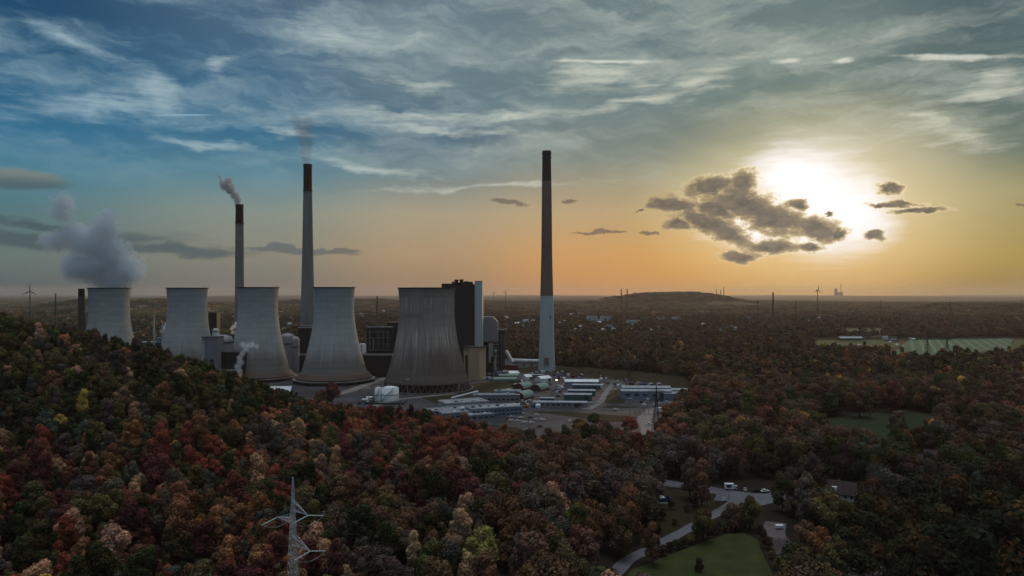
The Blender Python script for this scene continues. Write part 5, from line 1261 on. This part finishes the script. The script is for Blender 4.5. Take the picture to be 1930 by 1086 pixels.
left_ = (tt < 1242) & (yf < 800); rmax = room/3.0; rf_ = np.where(left_, np.minimum(rf_, rmax), rf_); ok &= ~(left_ & (rmax < 1.7))
xf, yf, rf_ = xf[ok], yf[ok], rf_[ok]
def colour_of(x, y, z):
    px = x/y*F+CX; py = HY+(H-z)/y*F
    n1 = math.sin(x*.028+2.1*math.sin(y*.021))+math.sin(y*.033+x*.015)    # stands of one kind
    wt = weights(px+18*math.sin(y*.05), py+10*math.sin(x*.06)); ks = list(wt); vs = [wt[k]*math.exp(1.25*math.sin(n1*1.5+i*2.4)) for i, k in enumerate(ks)]
    return random.choices(ks, vs)[0]
zf = terrain(xf, yf)
for x, y, r_, z in zip(xf, yf, rf_, zf):
    TX.append(x); TY.append(y); TR.append(r_); TC.append(colour_of(x, y, z+r_)); px = x/y*F+CX
    TS.append(random.choices(range(6), (2.5,3.6,1.2,2.5,3.4,1.8) if px < 900 else (4,1.6,3,4,.8,.15))[0])
TX, TY, TR, TS = map(np.array, (TX, TY, TR, TS)); TZ = terrain(TX, TY); TALL = np.array([NEAR[i][2] for i in TS]); nsp = np.arange(len(TX)) >= len(SPECIAL)+len(SHRUBS)
TR = np.where(nsp, np.minimum(TR, np.where(TY > 750, 16.5, 20)/(2*TALL+.42)), TR); STEM = .42
# rough visibility: march over rows from near to far keeping, per photo column, the highest crown top so far
PXc = TX/TY*F+CX; TOP = HY+(H-(TZ+TR*(2*TALL+STEM)))/TY*F; MID = HY+(H-(TZ+TR*(TALL+STEM)))/TY*F; RW = TR/TY*F
order = np.argsort(TY); hor = np.full(2400, 3000.0); VIS = np.zeros(len(TX))
for i in order:
    a, b_ = int(PXc[i]-RW[i]*.7)+200, int(PXc[i]+RW[i]*.7)+201
    if b_ < 200 or a > 2130 or TY[i] < 150: continue
    a = max(a, 0); b_ = min(b_, 2399)
    if b_ <= a: continue
    seg = hor[a:b_]; bot = HY+(H-(TZ[i]+TR[i]*STEM))/TY[i]*F
    vis = np.clip(np.minimum(seg, min(bot, 1086))-max(TOP[i], 0), 0, None).mean()
    inx = (min(PXc[i]+RW[i], 1930)-max(PXc[i]-RW[i], 0))
    VIS[i] = max(0, vis)*max(0, inx)
    hor[a:b_] = np.minimum(seg, TOP[i]+.12*(bot-TOP[i]))
big_i = np.argsort(-VIS)[:299]; big_set = set(big_i.tolist())
print('TREES', len(TX), 'individual min area px', VIS[big_i[-1]])
def tint(c, jit=.22):
    k = random.uniform(1-jit, 1+jit*1.2); v = PAL[c]
    return tuple(min(.6, q*k*random.uniform(.9, 1.1)) for q in v)
def place_words(px, py):
    for lim, a in ((330,'at far left'),(500,'left of the pylon'),(620,'around the pylon'),(860,'right of the pylon'),(1080,'in central woods'),(1240,'left of the lane'),(1470,'between lane and road'),(1640,'near the gabled house'),(1780,'right of gabled house'),(9999,'at right edge')):
        if px < lim: break
    return a+', '+('bottom edge' if py > 1030 else 'lower woods' if py > 950 else 'middle woods' if py > 850 else 'upper woods' if py > 760 else 'beyond the woods')
ORD = ['leftmost','second','third','fourth','fifth','sixth','seventh','eighth','ninth','tenth','eleventh','twelfth','thirteenth','fourteenth']
CNT = ['one','two','three','four','five','six','seven','eight','nine','ten','eleven','twelve','thirteen','fourteen']
LBL = {}
def tree_label(i):
    size = 'big' if RW[i] > 30 else 'medium' if RW[i] > 18 else 'small'
    shp = {'round':'round','tall':'tall','wide':'broad','cone':'pointed'}[SHAPES[int(TS[i])]]
    return f'{size} {shp} {WORD[TC[i]]} tree {place_words(PXc[i], MID[i])}'
for i in big_i.tolist(): LBL.setdefault(tree_label(i), []).append(i)
FULL = {}
for lb, ii in LBL.items():
    ii.sort(key=lambda k: PXc[k])
    for n_, i in enumerate(ii): FULL[i] = lb if len(ii) == 1 else f'{lb}, {ORD[min(n_,13)]} of {CNT[min(len(ii)-1,13)]}'+('' if n_ == 0 else ' from left')
scene_children = []
for i in sorted(big_i.tolist(), key=lambda k: TY[k]):
    s_ = int(TS[i]); cm, tm, tall = NEAR[s_]; r_ = float(TR[i])
    t = bpy.data.objects.new('autumn_tree', None); col.objects.link(t); t.location = (float(TX[i]), float(TY[i]), float(TZ[i])-.2); t.rotation_euler = (0, 0, random.uniform(0, 6.28)); t.scale = (r_, r_, r_*random.uniform(.92, 1.12))
    tag(t, FULL[i], 'tree', 'autumn trees in the foreground woods')
    c = bpy.data.objects.new('crown', cm); col.objects.link(c); c.parent = t; c.location = (0, 0, STEM); c['tint'] = tint(TC[i], .12)
    k = bpy.data.objects.new('trunk', tm); col.objects.link(k); k.parent = t; k.location = (0, 0, STEM)

def scatter(name, pts, rot, sc, tints, idx, coll, kind='stuff'):
    n = len(pts); me = bpy.data.meshes.new(name); me.from_pydata([tuple(p) for p in pts], [], [])
    for nm, ty, key, dat in (('tint','FLOAT_COLOR','color',np.concatenate([tints, np.ones((n,1))], 1)), ('spin','FLOAT','value',rot), ('size','FLOAT_VECTOR','vector',sc), ('pick','INT','value',idx)):
        a = me.attributes.new(nm, ty, 'POINT'); a.data.foreach_set(key, np.asarray(dat).reshape(-1))
    o = bpy.data.objects.new(name, me); col.objects.link(o)
    ng = bpy.data.node_groups.new(name, 'GeometryNodeTree'); ng.interface.new_socket('Geometry', in_out='INPUT', socket_type='NodeSocketGeometry'); ng.interface.new_socket('Geometry', in_out='OUTPUT', socket_type='NodeSocketGeometry')
    N_ = ng.nodes; L_ = ng.links; gi = N_.new('NodeGroupInput'); go_ = N_.new('NodeGroupOutput'); ip = N_.new('GeometryNodeInstanceOnPoints'); ci = N_.new('GeometryNodeCollectionInfo')
    ci.inputs['Collection'].default_value = coll; ci.inputs['Separate Children'].default_value = True; ci.inputs['Reset Children'].default_value = True
    def na(nm, ty):
        q = N_.new('GeometryNodeInputNamedAttribute'); q.data_type = ty; q.inputs[0].default_value = nm; return q.outputs[0]
    cx = N_.new('ShaderNodeCombineXYZ'); L_.new(na('spin','FLOAT'), cx.inputs[2]); e2r = N_.new('FunctionNodeEulerToRotation'); L_.new(cx.outputs[0], e2r.inputs[0])
    L_.new(gi.outputs[0], ip.inputs['Points']); L_.new(ci.outputs[0], ip.inputs['Instance']); ip.inputs['Pick Instance'].default_value = True
    L_.new(na('pick','INT'), ip.inputs['Instance Index']); L_.new(e2r.outputs[0], ip.inputs['Rotation']); L_.new(na('size','FLOAT_VECTOR'), ip.inputs['Scale']); L_.new(ip.outputs[0], go_.inputs[0])
    md = o.modifiers.new('scatter', 'NODES'); md.node_group = ng; tag(o, kind=kind); return o
# order in a collection is alphabetical: whole_tree, whole_tree.001 ... matches creation order
rest = np.array([i for i in range(len(TX)) if i not in big_set])
sn = rest[TY[rest] < 820]; sf = rest[TY[rest] >= 820]
# farther woods: whole trees to 2300 m, then patches of canopy to 9 km
x, y = jitter_grid(1500, 3100, 14, 200); ok = allowed(x, y); x, y = x[ok], y[ok]
op = np.sin(x*.008+1.7*np.sin(y*.005))+np.sin(y*.011-x*.004); k_ = (op > -1.45); x, y = x[k_], y[k_]; r_ = RNG.uniform(5, 9.5, len(x)); z = terrain(x, y)
far_idx = RNG.integers(0, 5, len(x))
allx = np.concatenate([TX[sn], TX[sf], x]); ally = np.concatenate([TY[sn], TY[sf], y]); allz = np.concatenate([TZ[sn], TZ[sf], z]); allr = np.concatenate([TR[sn], TR[sf], r_])
# one object for all remaining trees: near forms 0..5, far forms 6..10
both = bpy.data.collections.new('all_tree_sources')
for o in list(src_n.objects): both.objects.link(o); o.name = 'a_'+o.name
for o in list(src_f.objects): both.objects.link(o); o.name = 'b_'+o.name
pick = np.concatenate([TS[sn], 6+RNG.integers(0, 5, len(sf)), 6+far_idx]).astype(np.int32)
tints = np.array([tint(TC[i]) for i in sn]+[tint(TC[i]) for i in sf]+[tint(colour_of(a, b_, c)) for a, b_, c in zip(x, y, z+10)])
sz = np.stack([allr, allr, allr*RNG.uniform(.85, 1.15, len(allr))*np.where(ally > 1400, .62, 1)], 1)
scatter('forest', np.stack([allx, ally, allz+allr*STEM*.8], 1), RNG.uniform(0, 6.28, len(allx)), sz, tints, pick, both)
xs, ys = [], []
for y0, y1, sp in ((3100, 4200, 46), (4200, 9000, 62)):
    a, b_ = jitter_grid(y0, y1, sp, 500); xs.append(a); ys.append(b_)
x = np.concatenate(xs); y = np.concatenate(ys); ok = allowed(x, y, 45); op = np.sin(x*.0031+1.9*np.sin(y*.0017))+np.sin(y*.0043-x*.0012); ok &= op > -1.15; x, y = x[ok], y[ok]; z = terrain(x, y)
tints = np.array([tint(colour_of(a, b_, c), .3) for a, b_, c in zip(x, y, z+10)])
s_ = RNG.uniform(.9, 1.5, len(x)); scatter('distant_woodland', np.stack([x, y, z-1], 1), RNG.uniform(0, 6.28, len(x)), np.stack([s_, s_, s_*.9], 1), tints, RNG.integers(0, 4, len(x)).astype(np.int32), src_w)
print('SCATTER', len(allx), len(x))

# ------------------------------------------------------------------ steam and smoke
def plume(name, label, cat, blobs, D, dens, colr, nsc, seed, vox=3.0, aniso=.2, group=None, namp=1.0, wisp=False):
    """blobs: (photo x, photo y, radius px, depth offset); real cloud of steam at distance D"""
    S = [((px-CX)/F*D, D+dz, zat(py, D), r_/F*D) for px, py, r_, dz in blobs]
    bm_v = []; bm_f = []
    import bmesh
    bm = bmesh.new()
    for x, y, z, r_ in S:
        bmesh.ops.create_icosphere(bm, subdivisions=2, radius=r_*1.12, matrix=Matrix.Translation((x, y, z)))
    me = bpy.data.meshes.new(name); bm.to_mesh(me); bm.free()
    m = bpy.data.materials.new(name); m.use_nodes = True; t = NT(m.node_tree)
    out = t.n('ShaderNodeOutputMaterial'); pv = t.n('ShaderNodeVolumePrincipled'); t.nt.links.new(pv.outputs[0], out.inputs['Volume'])
    P = t.n('ShaderNodeTexCoord').outputs['Object']; rm = sum(s[3] for s in S)/len(S)
    wv = t.vm('SUBTRACT', t.noise(P, nsc/rm*.6, 3, .6, color=True), (.5,.5,.5)); Pw = t.vm('ADD', P, t.scale(wv, rm*.9)); f = None
    for x, y, z, r_ in S:
        q = t.m('SUBTRACT', 1.0, t.m('DIVIDE', t.vm('DISTANCE', Pw, (x, y, z)), r_)); f = q if f is None else t.m('SMOOTH_MAX', f, q, .15)
    nz = t.noise(P, nsc/rm*1.6, 5, .62)
    d = t.mr(t.m('ADD', f, t.m('MULTIPLY', t.m('SUBTRACT', nz, .5), namp)), .08, .38)
    t.put(pv.inputs['Density'], t.m('MULTIPLY', d, dens)); pv.inputs['Color'].default_value = (*colr, 1); pv.inputs['Anisotropy'].default_value = aniso
    me.materials.append(m); o = bpy.data.objects.new(name, me); col.objects.link(o)
    rmod = o.modifiers.new('remesh', 'REMESH'); rmod.mode = 'VOXEL'; rmod.voxel_size = vox
    return tag(o, label, cat, group)
plume('steam_plume', 'big blue grey steam cloud drifting left above the leftmost cooling tower', 'steam',
      [(215,528,40,0),(235,510,38,5),(190,505,44,0),(158,502,40,-5),(205,478,42,5),(180,455,36,0),(198,428,30,0),(202,408,20,0),(158,462,34,5),(132,512,22,0),(138,440,28,5),(118,385,26,0),(104,402,16,0),(122,408,17,3),(250,515,24,0),(112,455,26,0),(85,455,20,0),(228,545,15,0)],
      945, .080, (.66,.78,.90), 1.9, 3, 5.0, group='steam and smoke of the power plant', namp=1.5)
plume('smoke_plume', 'grey smoke puff curling left from the smoking chimney', 'smoke',
      [(448,378,9,0),(443,368,10,0),(434,358,11,0),(424,350,11,0),(430,341,9,0),(418,343,7,0),(413,334,5,0),(438,350,6,0),(450,384,6,0)], 1150, .25, (.60,.64,.70), 1.3, 4, 2.0, group='steam and smoke of the power plant', namp=.9)
plume('smoke_trail', 'thin brown smoke rising straight from the tall chimney with dark red top', 'smoke',
      [(576,303,12,0),(575,288,15,0),(577,270,18,0),(574,252,20,0),(566,238,20,0),(580,232,16,0),(556,226,14,0),(585,258,12,0)], 1110, .018, (.30,.25,.20), 1.2, 5, 3.0, group='steam and smoke of the power plant')
plume('steam_wisp', 'small white steam wisp in front of the third cooling tower', 'steam',
      [(452,706,5,0),(451,699,6.5,0),(449,691,8,0),(453,683,8,0),(452,675,7,0),(457,667,7,0),(463,660,7,0),(458,650,7.5,0),(467,652,7,0),(475,650,7,0),(484,653,6,0)], 760, .16, (.92,.94,.96), 1.8, 6, 1.0, group='steam and smoke of the power plant', namp=1.8)
plume('steam_wisp', 'white steam puff left of the foot of the smoking chimney', 'steam',
      [(439,626,5,0),(441,616,6,0),(446,611,6,0),(437,620,5,0)], 930, .2, (.92,.94,.96), 1.2, 7, 1.5, group='steam and smoke of the power plant', namp=.9)
plume('steam_wisp', 'white steam blowing by the stacks of the blue works hall', 'steam',
      [(306,624,5,0),(311,618,6,0),(315,611,6,0),(318,604,5,0)], 1010, .2, (.92,.94,.96), 1.2, 8, 1.5, group='steam and smoke of the power plant', namp=.9)

# ------------------------------------------------------------------ haze
b = MB(); b.box(0, 14500, -3, 47000, 31500, 333)
m = bpy.data.materials.new('evening_haze'); m.use_nodes = True; t = NT(m.node_tree)
out = t.n('ShaderNodeOutputMaterial'); pv = t.n('ShaderNodeVolumePrincipled'); t.nt.links.new(pv.outputs[0], out.inputs['Volume'])
pv.inputs['Color'].default_value = (.92,.84,.76,1); pv.inputs['Density'].default_value = 2.7e-5; pv.inputs['Anisotropy'].default_value = .4
hz_o = b.build('haze', m); tag(hz_o, kind='stuff')
